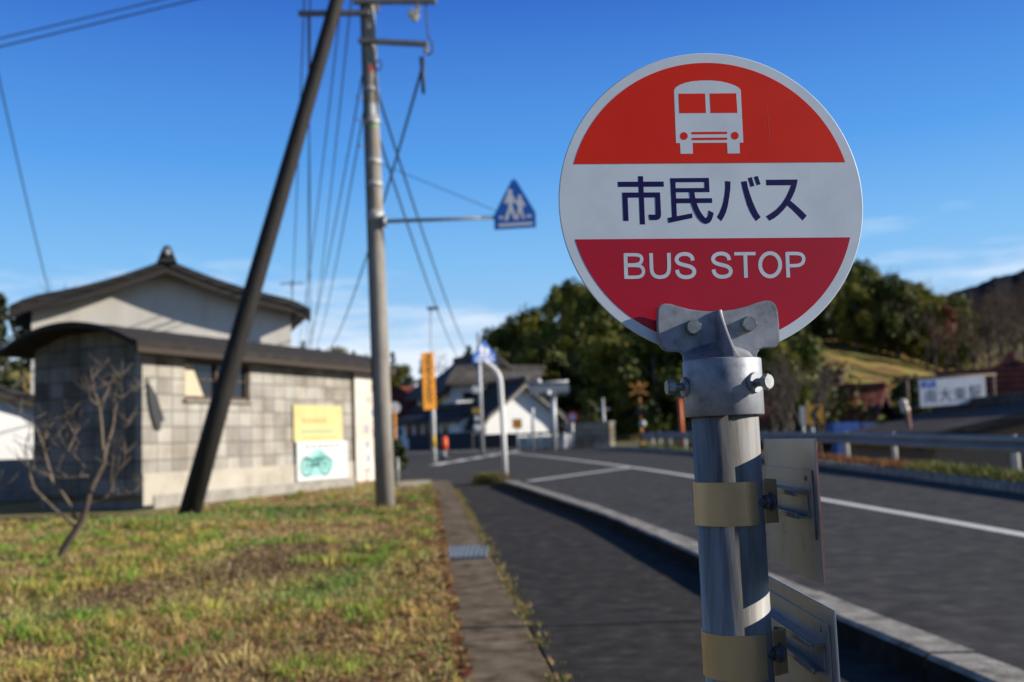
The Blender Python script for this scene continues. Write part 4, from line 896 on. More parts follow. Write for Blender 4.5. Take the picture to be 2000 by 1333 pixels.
# ---- overhead cables
def cable(label, p, Yp, q, Yq, sag, r=.013, group=None):
    a, c = at(*p, Yp), at(*q, Yq); pts = [a.lerp(c, t) - UP * sag * 4 * t * (1 - t) for t in [i / 24 for i in range(25)]]
    b = MB(); b.tube(pts, r, 6); tag(b.build('overhead_cable', CABLE), label, 'cable', group)
gr = 'overhead cables'
cable('thick cable running from the right crossarm down behind the utility pole to the left', (827, 125), PY - .1, (650, 672), 62, .6, .027, gr)
cable('cable falling from the utility pole past the crossing sign arm towards the orange banner', (737, 180), PY, (932, 716), 78, .9, .023, gr)
cable('lower cable from the utility pole ending left of the bent crossing sign', (740, 268), PY, (912, 722), 78, .9, .021, gr)
cable('faint stay wire sloping from the pole to the triangular sign', (738, 318), PY, (968, 412), PY - .1, .0, .007, gr)
cable('cable at the top left corner, upper of the pair', (-1000, 307), 20, (1100, -196), 24, .1, .016, gr)
cable('cable at the top left corner, lower of the pair', (-1000, 325), 20, (1100, -182), 24, .1, .018, gr)
cable('dark cable hanging down the left edge to the storehouse roof', (-170, -640), 14, (100, 590), 30, .3, .016, gr)
for k, (p, q) in enumerate((((596, -40), (564, 690)), ((606, -40), (599, 690)), ((602, 26), (607, 700)), ((671, -40), (578, 700)), ((690, -40), (603, 700)), ((707, 150), (592, 700)), ((711, 215), (612, 690)))):
    cable('thin bluish wires fanning down left of the utility pole', p, PY, q, 70, .8, .015, gr)

# ================================================================ JUNCTION, WHITE HOUSE, FAR STREET
def prim(name, label, cat, p, group=None, rz=0.): return thing(name, label, cat, tuple(p), rz, group)
GREYST = mat('street_steel', [(.3, (.34, .36, .37)), (.7, (.5, .52, .53))], 5, 4, .5, .3)
ORANGE = mat('banner_orange', [(.3, (.80, .30, .012)), (.7, (.86, .37, .02))], 3, 4, .55)
def banner():
    B = gnd(849, 903); Y = B.y
    T = prim('safety_banner_sign', 'tall narrow orange sign with black vertical writing on a pale post', 'banner sign', B)
    b = MB(); b.tube([B - UP * .1, at(846, 800, Y), at(842, 690, Y)], .085, 14); b.build('post', WHITEP, T)
    z0, z1 = at(850, 893, Y).z, at(848, 868, Y).z
    b = MB(); c = B.lerp(at(846, 800, Y), .35); b.cyl((B.x, Y, at(848, 873, Y).z), (B.x - .01, Y, at(848, 850, Y).z), .092, None, 14); b.build('reflective_band', flat('band_yellow', (.65, .42, .03), .5), T)
    a = at(827.5, 802, Y - .3); ux = at(852.5, 799, Y - .1) - a; uz = at(822.5, 690, Y - .3) - a
    nn = ux.cross(uz).normalized(); p = MB().prism([a, a + ux, a + ux + uz, a + uz], nn * -.05).build('sign_panel', ORANGE, T, bevel=.02)
    r = random.Random(2); b = MB(); k = 0
    for i in range(13):
        y = .92 - i * .068
        for j in range(5):
            if r.random() < .5: q = (.24, y + r.uniform(0, .045), .52, .013)
            else: q = (.32 + r.uniform(0, .34), y, .07, .055)
            b.prism([a + nn * (.001 + .0007 * (k % 9)) + ux * x + uz * z for x, z in ((q[0], q[1]), (q[0] + q[2], q[1]), (q[0] + q[2], q[1] + q[3]), (q[0], q[1] + q[3]))], nn * .0005); k += 1
    b.build('vertical_writing', flat('sign_black', (.03, .02, .012), .7), p)
    # thin lamp post further back
    B2 = at(843, 880, 62); B2.z = gz(62); T = prim('lamp_post', 'thin dark lamp post rising above the orange banner', 'lamp post', B2)
    b = MB(); top = at(841, 604, 62); b.tube([B2 - UP * .1, B2.lerp(top, .5), top], [.07, .055, .045], 10); b.build('post', GREYST, T)
    b = MB(); b.box(top + Vector((.15, -.1, .02)), (.75, .3, .16)); b.build('lamp_head', DARKM, T, bevel=.04)
    # orange delineator
    B = gnd(869, 897); Y = B.y; T = prim('delineator_post', 'short post with a bright orange reflector beside the banner sign', 'marker post', B)
    MB().cyl(B - UP * .1, at(868, 878, Y), .06, None, 12).build('post', GREYST, T)
    b = MB(); c = at(868, 866, Y); b.cyl(c - UP * .33, c + UP * .25, .17, None, 16); b.ball(c + UP * .25, .17, 12, (1, 1, .5)); b.build('reflector', flat('delineator_orange', (.7, .10, .03), .45), T)
    MB().cyl(B - UP * .02, B + UP * .12, .3, .22, 16).build('rubber_base', DARKM, T)
banner()
def far_pole_sign():                       # mirror / lamp pole behind the bent sign
    Y = 58; B = at(942, 880, Y); B.z = gz(Y); T = prim('signal_pole', 'grey pole with small white lamp boxes behind the bent crossing sign', 'pole', B)
    MB().tube([B - UP * .1, at(938, 770, Y), at(934, 650, Y)], [.12, .11, .09], 12).build('post', GREYST, T)
    for px, py, s in ((927, 762, .42), (931, 836, .4), (930, 818, .3)):
        c = at(px, py, Y - .2); MB().box(c, (s, .25, s)).build('lamp_box', WHITEP, T, bevel=.08)
    MB().cyl(at(925, 761, Y), at(942, 759, Y), .05, None, 8).build('arm', GREYST, T)
    MB().box(at(930, 803, Y - .15), (.5, .12, .35)).build('small_plate', flat('plate_ochre', (.5, .32, .06), .5), T, bevel=.02)
far_pole_sign()
def gantry():
    Y = 60; a = at(1036, 770, Y); 
    T = prim('road_information_board', 'wide grey road information board carried on two steel posts by the junction', 'road sign', (a.x, Y, gz(Y)))
    for px, pb, r in ((1041, 870, .09), (1082, 872, .17)):
        q = at(px, pb, Y); MB().tube([(q.x, Y, gz(Y) - .1), (at(px - 2, 758, Y))], r, 14).build('post', GREYST, T)
    a = at(1035, 771, Y - .25); ux = at(1112, 766, Y - .25) - a; uz = at(1033, 752, Y - .25) - a; nn = ux.cross(uz).normalized()
    p = MB().prism([a, a + ux, a + ux + uz, a + uz], nn * -.08).build('board', mat('board_grey', [(.3, (.22, .24, .25)), (.7, (.32, .34, .35))], 3, 4, .6), T, bevel=.02)
    b = MB()
    for k in range(6): b.prism([a + nn * .002 + ux * (x0 + k * .16) + uz * z for x0, z in ((.03, -.32), (.14, -.32), (.14, -.06), (.03, -.06))], nn * -.04)
    b.build('lower_panel', flat('panel_dark_green', (.05, .09, .08), .5), p)
    for k in range(9): 
        c = a + ux * (.05 + .11 * k) + uz * 1.08; 
    b = MB(); b.tube([a + ux * .0 + uz * 1.12, a + ux + uz * 1.12], .06, 8); b.build('top_rail', GREYST, T)
    for px, py in ((1052, 745), (1071, 768)):
        MB().ball(at(px, py, Y - .3), .16, 12).build('lamp_globe', WHITEP, T)
gantry()
def round_sign():
    B = gnd(1119, 874); Y = B.y; Y = 62; B = at(1119, 872, Y); B.z = gz(Y)
    T = prim('round_road_sign', 'small round red rimmed road sign on a white post beside the stone wall', 'road sign', B)
    MB().tube([B - UP * .1, at(1117.5, 806, Y)], .07, 12).build('post', WHITEP, T)
    c = at(1118, 815, Y - .12); nn = Vector((-.1, -1, 0)).normalized(); x, y = perp(nn)
    disc = lambda r, k: [c + nn * k + (x * math.cos(t * .19635) + y * math.sin(t * .19635)) * r for t in range(32)]
    p = MB().prism(disc(.36, 0), nn * -.02).build('sign_disc', flat('ring_red', (.55, .03, .04), .5), T)
    MB().prism(disc(.21, .001), nn * .003).build('sign_face', flat('face_pale_blue', (.55, .6, .75), .5), p)
    B = at(1111, 874, Y + .3); B.z = gz(Y); T = prim('marker_stub', 'short white stub post just left of the round red rimmed sign', 'marker post', B); MB().tube([B - UP * .1, at(1111, 848, Y + .3)], .09, 10).build('post', WHITEP, T)
round_sign()
def stone_wall():
    T = prim('stone_wall', 'low sunlit stone retaining wall right of the round red rimmed sign', 'wall', (at(1160, 870, 66).x, 66, gz(66)))
    a, c = at(1108, 872, 67), at(1197, 872, 64); d = (c - a); rot = Matrix.Rotation(math.atan2(d.y, d.x), 3, 'Z'); m = (a + c) / 2; m.z = gz(65) + .72
    MB().box(m, (d.length, .5, 1.5), rot).build('wall_body', brickmat('stone_block', (.34, .30, .24), (.24, .215, .175), (.10, .09, .075), .7, .36, .5, .03), T, bevel=.03)
    MB().box(m + UP * .8, (d.length + .06, .6, .12), rot).build('coping', CONC, T, bevel=.02)
    # railing in front of the white house
    Y = 66; a, c = at(1012, 872, Y), at(1104, 872, 64); a.z, c.z = gz(Y), gz(64)
    T = prim('pipe_railing', 'low white panelled bridge railing in front of the white house', 'railing', a)
    d = c - a; rot = Matrix.Rotation(math.atan2(d.y, d.x), 3, 'Z')
    MB().box((a + c) / 2 + UP * .42, (d.length, .14, .75), rot).build('panel', mat('panel_cream', [(.3, (.42, .38, .3)), (.7, (.55, .51, .43))], 2, 5, .8), T, bevel=.02)
    MB().tube([a + UP * .95, a.lerp(c, .5) + UP * 1.0, c + UP * .95], .08, 10).build('rail', flat('rail_dark_green', (.05, .07, .07), .5), T)
    for k in range(5): q = a.lerp(c, k / 4); MB().cyl(q - UP * .1, q + UP * .95, .10, None, 10).build('post', WHITEP, T)
    b0 = at(1010, 828, 64); B = Vector((b0.x, 64, gz(64))); T = prim('small_orange_sign', 'small square orange sign standing before the white house gable', 'road sign', B)
    MB().cyl(B - UP * .1, b0 + UP * .3, .05, None, 8).build('post', GREYST, T); MB().box(b0 + Vector((0, -.08, 0)), (.6, .04, .6)).build('sign_plate', ORANGE, T, bevel=.05)
stone_wall()
# ---- white tiled house by the junction: main block, gabled wing and long low wing
def white_house():
    Y = 86; zb = gz(Y)
    pk = at(985, 694, Y); wl, wr = at(868, 760, Y), at(1062, 760, Y); e = at(960, 742, Y)
    base = Vector(((wl.x + wr.x) / 2, Y, zb))
    T, P, M3, rf = house('white_house', 'two storey white walled house with a broad dark tiled gable roof behind the junction', 'house', base, R_(24), wr.x - wl.x - .6, 9, e.z - zb - .2, pk.z - zb, WHITEW, TILEW, 1.1, .5, .25, .35, windows=(('f', -2.2, 4.3, 1.3, .5), ('f', .6, 4.3, 1.2, .5), ('l', 3, 4.2, 1.6, .9)))
    w_ = (wr.x - wl.x) / 2 + .8; ez = e.z - zb
    b = MB()
    for xa, xb in ((-w_, w_),): b.prism([P(xa, -1.7, ez - .5), P(xa, -1.7, ez - .28), P(xa + 1.6, -.02, ez + 1.25), P(xa + 1.6, -.02, ez + 1.0)], (P(xb, 0, 0) - P(xa, 0, 0)) * .84)
    b.build('hip_roof', TILEW, rf, bevel=.02, seg=1)
    T2 = at(1003, 748, 79); wl, wr = at(926, 810, 79), at(1108, 810, 79); e = at(1000, 806, 79)
    house('gabled_annex', 'bright white gabled annex with dark tiles in front of the two storey house', 'house', Vector(((wl.x + wr.x) / 2 + .1, 79, gz(79))), R_(28), wr.x - wl.x - .9, 5, e.z - gz(79) - .25, T2.z - gz(79) - .15, WHITEW, TILEW, .8, .9, .2, .1, trim=flat('pale_trim', (.3, .28, .25), .7))
    a = at(820, 850, 84); c = at(932, 850, 80)
    d = Vector((c.x - a.x, c.y - a.y, 0)); 
    T, P, M3, rf = house('low_wing', 'long low white wing with a row of dark windows and dark tiled roof', 'house', Vector((a.x - .2, 84, gz(84))), math.atan2(d.y, d.x) - math.pi / 2 + .0, 3.6, d.length, 2.35, 3.0, WHITEW, TILEW, .6, .3, .2, .1, windows=[('r', .9 + 1.0 * k, 1.5, .62, 1.3) for k in range(5)], ridge_orn=False)
    q = at(925, 862, 75); a = at(800, 862, 78)
    T = prim('dark_wall', 'long low dark wall running along the street before the low wing', 'wall', a); d = q - a; m = (a + q) / 2; m.z = gz(77) + .55
    MB().box(m, (d.length, .3, 1.3), Matrix.Rotation(math.atan2(d.y, d.x), 3, 'Z')).build('wall_body', flat('dark_blue_wall', (.03, .035, .05), .8), T, bevel=.03)
    b = at(960, 858, 72); a = at(925, 860, 74.5); T = prim('wooden_fence', 'low brown wooden fence below the white annex gable', 'fence', a)
    c = at(1012, 860, 72); d = c - a; rot = Matrix.Rotation(math.atan2(d.y, d.x), 3, 'Z'); bb = MB()
    for k in range(14): q = a.lerp(c, (k + .5) / 14); bb.box((q.x, q.y, gz(73) + .5), (d.length / 14 - .03, .06, 1.0 + .06 * (k % 2)), rot)
    bb.build('boards', flat('fence_brown', (.07, .055, .04), .85), T); bb = MB(); m = (a + c) / 2; m.z = gz(73) + .85; bb.box(m + Vector((0, -.06, 0)), (d.length, .06, .08), rot); bb.build('rail', flat('fence_brown', (.07, .055, .04), .85), T)
white_house()
def left_street():
    b = at(792, 870, 95); house('red_roofed_house', 'small house with rust red tiled roof glimpsed right of the utility pole', 'house', Vector((b.x - 1.2, 95, gz(95))), R_(-62), 6, 8, 2.6, 5.2, flat('dim_wall', (.16, .14, .12), .9), TILER, .8, .5, .2, .05, ridge_orn=False)
    b = at(806, 850, 88); p = Vector((b.x, 88, gz(88)))
    T = prim('white_van', 'small white van parked in front of the red roofed house', 'van', p, None, .2); M3 = ROOT[T.name].to_3x3(); P = lambda x, y, z: p + M3 @ Vector((x, y, z))
    bb = MB(); bb.prism([P(x, -.8, z) for x, z in ((-1.6, .35), (1.6, .35), (1.65, 1.0), (1.3, 1.15), (.95, 1.85), (-1.6, 1.85))], M3 @ Vector((0, 1.6, 0))); bd = bb.build('body', WHITEP, T, bevel=.08)
    bb = MB(); bb.prism([P(x, -.83, z) for x, z in ((-1.3, 1.15), (1.05, 1.15), (.82, 1.7), (-1.3, 1.7))], M3 @ Vector((0, .06, 0))); bb.build('side_window', flat('far_glass', (.02, .025, .03), .1), bd)
    for x in (-1, 1): bb = MB(); bb.cyl(P(x, -.84, .32), P(x, -.6, .32), .32, None, 18); bb.build('wheel', DARKM, T)
    for k, (px, py, w, h, c) in enumerate(((792, 852, 1.5, 1.2, (.06, .16, .13)),)):
        q = at(px, py, 90); T = prim('green_container', 'squat green storage container beside the white van', 'container', (q.x, 90, gz(90))); bb = MB(); bb.box((q.x, 90, gz(90) + .8), (1.7, 1.2, 1.6)); bb.build('shell', flat('container_green', c, .6), T, bevel=.05); bb = MB(); bb.box((q.x, 90, gz(90) + 1.64), (1.8, 1.3, .1)); bb.build('lid', flat('container_lid', (.05, .1, .09), .6), T)
    q = at(771, 797, 40); B = Vector((q.x, 40, gz(40))); T = prim('round_mirror', 'small white backed round traffic mirror peeping out right of the utility pole', 'mirror', B)
    MB().cyl(B - UP * .1, q, .04, None, 10).build('post', ORANGE, T); bb = MB(); bb.cyl(q + Vector((0, -.03, 0)), q + Vector((0, .05, 0)), .24, .2, 22); bb.build('mirror_disc', WHITEP, T)
    # low concrete footing and post by the shed end
    q = gnd(790, 950); T = prim('path_edging', 'pale concrete edging and thin post at the far corner of the lawn', 'edging', q)
    bb = MB(); a, c = gnd(772, 952), gnd(838, 948); d = c - a; bb.box((a + c) / 2 + UP * .05, (d.length, .35, .14), Matrix.Rotation(math.atan2(d.y, d.x), 3, 'Z')); bb.build('slab', CONC, T, bevel=.015)
    a = gnd(778, 945); MB().cyl(a, a + UP * .7, .03, None, 8).build('thin_post', GREYST, T)
left_street()

# ================================================================ RIGHT SIDE: guardrail, station, signs
def guardrail():
    T = prim('guardrail', 'long grey steel guardrail on short white posts along the far side of the road', 'guardrail', (9.7, 20, gz(20)))
    ysr = list(np.linspace(-4, 56, 80)); b = MB(); rows = []
    top = lambda y: interp(y, [(-4, .88), (19, .985), (30, 1.16), (50, 1.395), (56, 1.44)])
    for y in ysr:
        x = rail_x(y); z = top(y)
        prof = [(0, 0), (-.035, -.03), (-.04, -.10), (.0, -.13), (.025, -.165), (0, -.20), (-.04, -.235), (-.035, -.30), (0, -.33), (.02, -.33), (.045, -.165), (.02, 0)]
        rows.append([(x + a, y, z + c) for a, c in prof])
    b.grid(rows, True, False); b.build('beam', mat('rail_steel', [(.3, (.15, .17, .19)), (.7, (.25, .275, .31))], 4, 6, .5, .5, bump=.05, bscale=40, stretch=(1, .2, 1)), T, fix=True)
    pm = mat('rail_post', [(.3, (.5, .48, .44)), (.7, (.68, .66, .62))], 7, 5, .6)
    pys = [-2, 3.4, 8.7, 14.2, 19.7, 25.6, 29.8, 33.5, 37.5, 41.5, 45, 48.5, 51, 52.8, 54.2]
    for y in pys:
        x = rail_x(y) + .09; MB().tube([(x, y, gz(y) - .1), (x, y, top(y) - .06), (x, y, top(y) + .01)], [.07, .07, .05], 12).build('post', pm, T)
guardrail()
weeds('rusty_weeds', [(rail_x(y) - .5 + random.uniform(-.25, .3), y) for y in np.linspace(23.5, 36, 40)], 2600, .34, .16, [(.30, .11, .045), (.36, .16, .07), (.22, .09, .04), (.28, .2, .09)], 'rust coloured dry weeds on the verge below the guardrail', .035, lambda x, y: gz_np(y) + .04)
weeds('green_verge_weeds', [(rail_x(y) - .45 + random.uniform(-.35, .3), y) for y in np.concatenate([np.linspace(12, 23.5, 50), np.linspace(37, 54, 20)])], 3800, .34, .17, [(.16, .19, .04), (.24, .25, .06), (.11, .14, .035), (.3, .25, .1)], 'green weeds on the verge below the guardrail', .03, lambda x, y: gz_np(y) + .04)
def far_signs():
    Y = 44; B = at(1592, 850, Y); T = prim('chevron_sign', 'yellow curve sign with a black chevron behind the guardrail', 'road sign', (B.x, Y, ground_z(B.x, Y)))
    MB().tube([(B.x, Y, ground_z(B.x, Y) - .1), at(1583, 800, Y)], .06, 10).build('post', GREYST, T)
    a = at(1576, 830, Y - .1); ux = at(1608, 828, Y - .1) - a; uz = at(1575, 793, Y - .1) - a; nn = ux.cross(uz).normalized(); Q = lambda x, y, k: a + ux * x + uz * y + nn * k
    p = MB().prism([Q(0, 0, 0), Q(1, 0, 0), Q(1, 1, 0), Q(0, 1, 0)], nn * -.03).build('sign_plate', flat('chevron_yellow', (.62, .30, .015), .5), T, bevel=.01)
    MB().prism([Q(*v, .002) for v in ((.18, .5), (.55, .95), (.92, .95), (.55, .5), (.92, .05), (.55, .05))], nn * .002).build('chevron', flat('chevron_black', (.02, .02, .02), .6), p)
    Y = 45; B = at(1568, 850, Y); T = prim('blank_sign', 'narrow pale sign back left of the yellow chevron sign', 'road sign', (B.x, Y, ground_z(B.x, Y)))
    MB().tube([(B.x, Y, ground_z(B.x, Y) - .1), at(1567, 800, Y)], .05, 10).build('post', GREYST, T)
    c = at(1568, 812, Y - .1); MB().box(c, (.3, .03, .85)).build('sign_plate', flat('pale_sign', (.45, .46, .46), .5), T, bevel=.02)
    # level crossing warning post
    Y = 56; B = at(1254, 872, Y); B.z = gz(Y) - .05; T = prim('crossing_signal', 'rusty yellow and black level crossing signal post under dark trees', 'crossing signal', B)
    ty = flat('warning_yellow', (.42, .17, .015), .6)
    for k in range(9):
        z0 = B.z + k * .42; MB().cyl((B.x, Y, z0), (B.x - .006 * k, Y, z0 + .42), .095 if k < 4 else .07, None, 12).build('post_band', ty if k % 2 == 0 else DARKM, T)
    for s in (-1, 1): MB().box((B.x - .05, Y - .12, B.z + 3.35), (1.2, .05, .17), Matrix.Rotation(s * .55, 3, 'Y')).build('cross_arm', ty, T)
    for px in (1246, 1261): MB().cyl(at(px, 805, Y - .2), at(px, 805, Y + .05), .16, None, 14).build('signal_lamp', DARKM, T)
    MB().ball(at(1255, 828, Y - .1), .2, 10).build('lamp_housing', flat('pale_sign', (.45, .46, .46), .5), T)
    MB().cyl(at(1245, 850, Y), at(1262, 851, Y), .12, None, 10).build('motor_box', ty, T)
    Y = 50; B = at(1334, 850, Y); T = prim('orange_pole', 'orange pole standing behind the guardrail left of the bus stop pole', 'pole', (B.x, Y, gz(Y))); MB().tube([(B.x, Y, gz(Y) - .2), at(1331, 830, Y), at(1327, 768, Y)], .11, 12).build('post', flat('pole_orange', (.6, .13, .03), .5), T); MB().box(at(1328, 772, Y - .1), (.3, .12, .35)).build('pole_head', DARKM, T, bevel=.03)
    # small utility pole in front of the dark trees
    Y = 66; B = at(1181, 850, Y); T = prim('small_pole', 'thin grey pole standing behind the stone wall', 'pole', (B.x, Y, gz(Y))); MB().tube([(B.x, Y, gz(Y) - .1), at(1177, 778, Y)], .09, 10).build('post', GREYST, T); MB().box(at(1178, 800, Y), (.9, .1, .1)).build('arm', GREYST, T)
    Y = 38; q = at(1770, 795, Y); g = ground_z(q.x, Y); T = prim('platform_lamp', 'rusty post carrying a pale double lamp in front of the station roof', 'lamp post', (q.x, Y, g)); MB().tube([(at(1779, 870, Y).x, Y, g - .1), at(1778, 850, Y), at(1772, 805, Y)], .085, 10).build('post', flat('post_rust', (.22, .10, .065), .8), T)
    for px, py in ((1764, 788), (1768, 800)): MB().ball(at(px, py, Y - .1), .17, 12, (1, 1, 1)).build('lamp_globe', flat('lamp_cream', (.6, .52, .44), .4), T)
far_signs()
def station():
    # roof with its left slope towards us; eave corner E, verge rising to the ridge R
    E0, E1 = at(1800, 856, 33), at(1630, 862, 47); R0, R1 = at(1992, 787, 37), at(1735, 800, 52)
    ev = (E1 - E0); ev.z = 0; L = ev.length; rd = Vector((-ev.y, ev.x, 0)).normalized()
    if rd.x < 0: rd = -rd
    w = abs((R0 - E0).dot(rd)) * 2
    M3 = Matrix((rd, ev.normalized(), UP)).transposed(); ang = math.atan2(rd.y, rd.x)
    base = E0 + rd * (w / 2); base.z = -1.2
    T, P, M3, rf = house('station_building', 'low station building with a broad weathered grey tiled roof beyond the guardrail', 'station', base, ang, w - .8, L, E0.z + 1.2, R0.z + 1.0, flat('station_wall', (.20, .15, .11), .85), TILEG, .7, .6, .2, .02, ridge_orn=False, windows=(('f', -1.5, 1.4, 1.2, 1.0), ('f', 1.2, 1.4, 1.2, 1.0)))
    # name board standing on the roof
    Y = 42; a = at(1798, 797, Y); ux = at(1927, 787, Y) - a; uz = at(1795, 743, Y) - a; nn = ux.cross(uz).normalized(); Q = lambda x, y, k=0: a + ux * x + uz * y + nn * k
    T = prim('station_name_board', 'white station name board with dark characters standing on the station roof', 'name board', a)
    p = MB().prism([Q(0, 0), Q(1, 0), Q(1, 1), Q(0, 1)], nn * -.08).build('board', mat('name_white', [(.25, (.54, .55, .53)), (.5, (.72, .74, .75)), (.8, (.78, .8, .8))], 2, 6, .6), T, bevel=.015)
    ink = flat('name_ink', (.02, .03, .07), .6); logo = flat('logo_blue', (.015, .09, .45), .5)
    for k, ch in enumerate('南大東駅'):
        b = MB(); x = .07 + .225 * k; add_text(b, ch, Q(x, .16, .004), ux * .185, uz * .48); b.build('character', ink, p)
    b = MB(); b.prism([Q(.03, .70, .002), Q(.25, .70, .002), Q(.25, .95, .002), Q(.03, .95, .002)], nn * .001); lb = b.build('logo_panel', logo, p)
    b = MB(); add_text(b, 'JR', Q(.07, .735, .006), ux * .14, uz * .18); b.build('logo_letters', flat('logo_white', (.6, .66, .74), .5), lb)
    fr = flat('frame_rust', (.16, .11, .08), .8)
    for px in (1774, 1943): 
        c = at(px, 800 if px < 1800 else 790, Y + .05); MB().cyl(c - UP * .5, at(px - 3, 742 if px < 1800 else 733, Y + .05), .06, None, 8).build('frame_post', fr, T)
    MB().tube([at(1768, 741, Y + .05), at(1945, 732, Y + .05)], .06, 8).build('frame_rail', fr, T); MB().tube([at(1774, 797, Y + .05), at(1945, 788, Y + .05)], .05, 8).build('frame_rail', fr, T)
    # houses behind the station
    b = at(1700, 800, 62); house('red_tiled_house', 'house with two tiers of dusky red tiles left of the station name board', 'house', Vector((b.x + .3, 62, -1.5)), R_(62), 7, 6, b.z + 1.2, at(1700, 760, 62).z + 1.3, flat('dim_wall2', (.17, .14, .12), .9), TILER, .9, .7, .2, .05, ridge_orn=False)
    b = at(1960, 760, 58); T, P, M3, rf = house('red_gabled_house', 'red roofed house with a pale blue gable at the right edge behind the station', 'house', Vector((b.x + .6, 58, -1.5)), R_(-24), 7, 9, at(1960, 756, 58).z + 1.5, at(1965, 708, 58).z + 1.5, mat('pale_blue_wall', [(.3, (.11, .14, .23)), (.7, (.16, .20, .30))], 2, 4, .8), TILER, .8, .9, .2, .05, ridge_orn=False, windows=(('f', -1.4, 3.2, 1.3, 1.0),))
    MB().prism([P(x, -.5, z) for x, z in ((-4, 4.5), (4.2, 4.5), (4.2, 5.9), (-4, 5.9))], M3 @ Vector((0, -.9, 0))).build('lower_roof', TILER, rf, bevel=.03)
    for px, w_, c, nm, lab in ((1648, 1.7, (.05, .13, .42), 'blue_tarp', 'bright blue tarpaulin bundle behind the guardrail beneath the red tiled house'), (1692, 1.0, (.07, .12, .3), 'blue_tank', 'small dull blue tank right of the blue tarpaulin bundle')):
        q = at(px, 831, 56); b = MB(); b.box((q.x, 56, q.z - .25), (w_, 1., .8)); b.box((q.x, 56, q.z - 1.2), (w_ * .8, .8, 1.2)); T = tag(b.build(nm, flat(nm, c, .5), bevel=.12), lab, 'tarpaulin' if 'tarp' in nm else 'tank')
station()

# ================================================================ HILLS AND WOODS
SKYL = [(-600, 620), (-60, 600), (60, 590), (140, 620), (420, 690), (600, 668), (690, 665), (760, 690), (830, 694), (895, 688), (940, 660), (985, 645), (1040, 612), (1090, 585), (1150, 562), (1250, 545), (1400, 520), (1640, 520), (1700, 533), (1760, 545), (1810, 560), (1850, 590), (1880, 600), (1930, 585), (2000, 555), (2200, 520), (2800, 540)]
def px_of(x, y):                            # bearing of a ground point, as a picture column
    q = CR.transposed() @ (Vector((x, y, 4)) - C0); return 1000 - q.x / q.z * FPX
def sky_el(x, y):
    c = px_of(x, y); return at(c, interp(c, SKYL), y).z
def hill_z(x, y):
    h = gz(min(y, 150)) - .3
    if y < 60: return -3
    c = px_of(x, y); ya = interp(c, [(-200, 60), (0, 62), (300, 80), (700, 120), (900, 118), (960, 100), (1180, 84), (1300, 78), (1420, 74), (1560, 66), (2000, 70), (2600, 70)]); yb = interp(c, [(0, 100), (700, 180), (960, 150), (1200, 135), (1560, 125), (2000, 190), (2600, 190)])
    t = max(0, min(1, (y - ya) / (yb - ya))); t = t ** .85 if c > 1500 else t * t * (3 - 2 * t)
    tr = 7.5
    zr = max(1, sky_el(x * yb / y, yb) - tr)
    return h + t * zr + .5 * math.sin(x * .31) * math.sin(y * .23) * t
HB = MB(); cols = np.concatenate([np.arange(-600, 2800, 55)])
hrows = []
for y in [60, 66, 72, 78, 84, 90, 96, 102, 108, 116, 125, 135, 150, 170, 195, 215, 260]:
    hrows.append([(lambda q: (q.x, y, hill_z(q.x, y)))(at(float(c), 860, y)) for c in cols])
HB.grid(hrows, False, True)
HILLM = mat('hillside_grass', [(.3, (.04, .035, .012)), (.42, (.17, .085, .015)), (.52, (.26, .19, .03)), (.62, (.17, .17, .03)), (.74, (.06, .07, .018))], .3, 9, .95, bump=.6, bscale=2.5)
tag(HB.build('hillside', HILLM, fix=False), kind='structure')
# unseen slope added behind and left of the viewer to shape fill and reflections
b = MB(); rows = []
for rr_, f in ((26, 0), (34, .35), (46, .75), (62, 1.), (90, 1.1)):
    rows.append([(rr_ * math.sin(R_(a)), rr_ * math.cos(R_(a)) - 4, -.3 + f * (13 + 3 * math.sin(a * .11) + 2 * math.sin(a * .31)) * min(1, (a - 125) / 30, (292 - a) / 20)) for a in np.linspace(126, 291, 60)])
b.grid(rows, False, True); tag(b.build('unseen_fill_slope', mat('unseen_slope_tone', [(.3, (.07, .055, .033)), (.5, (.17, .14, .09)), (.7, (.28, .235, .16))], .3, 9, .95, bump=1., bscale=1.2), fix=False), kind='structure')
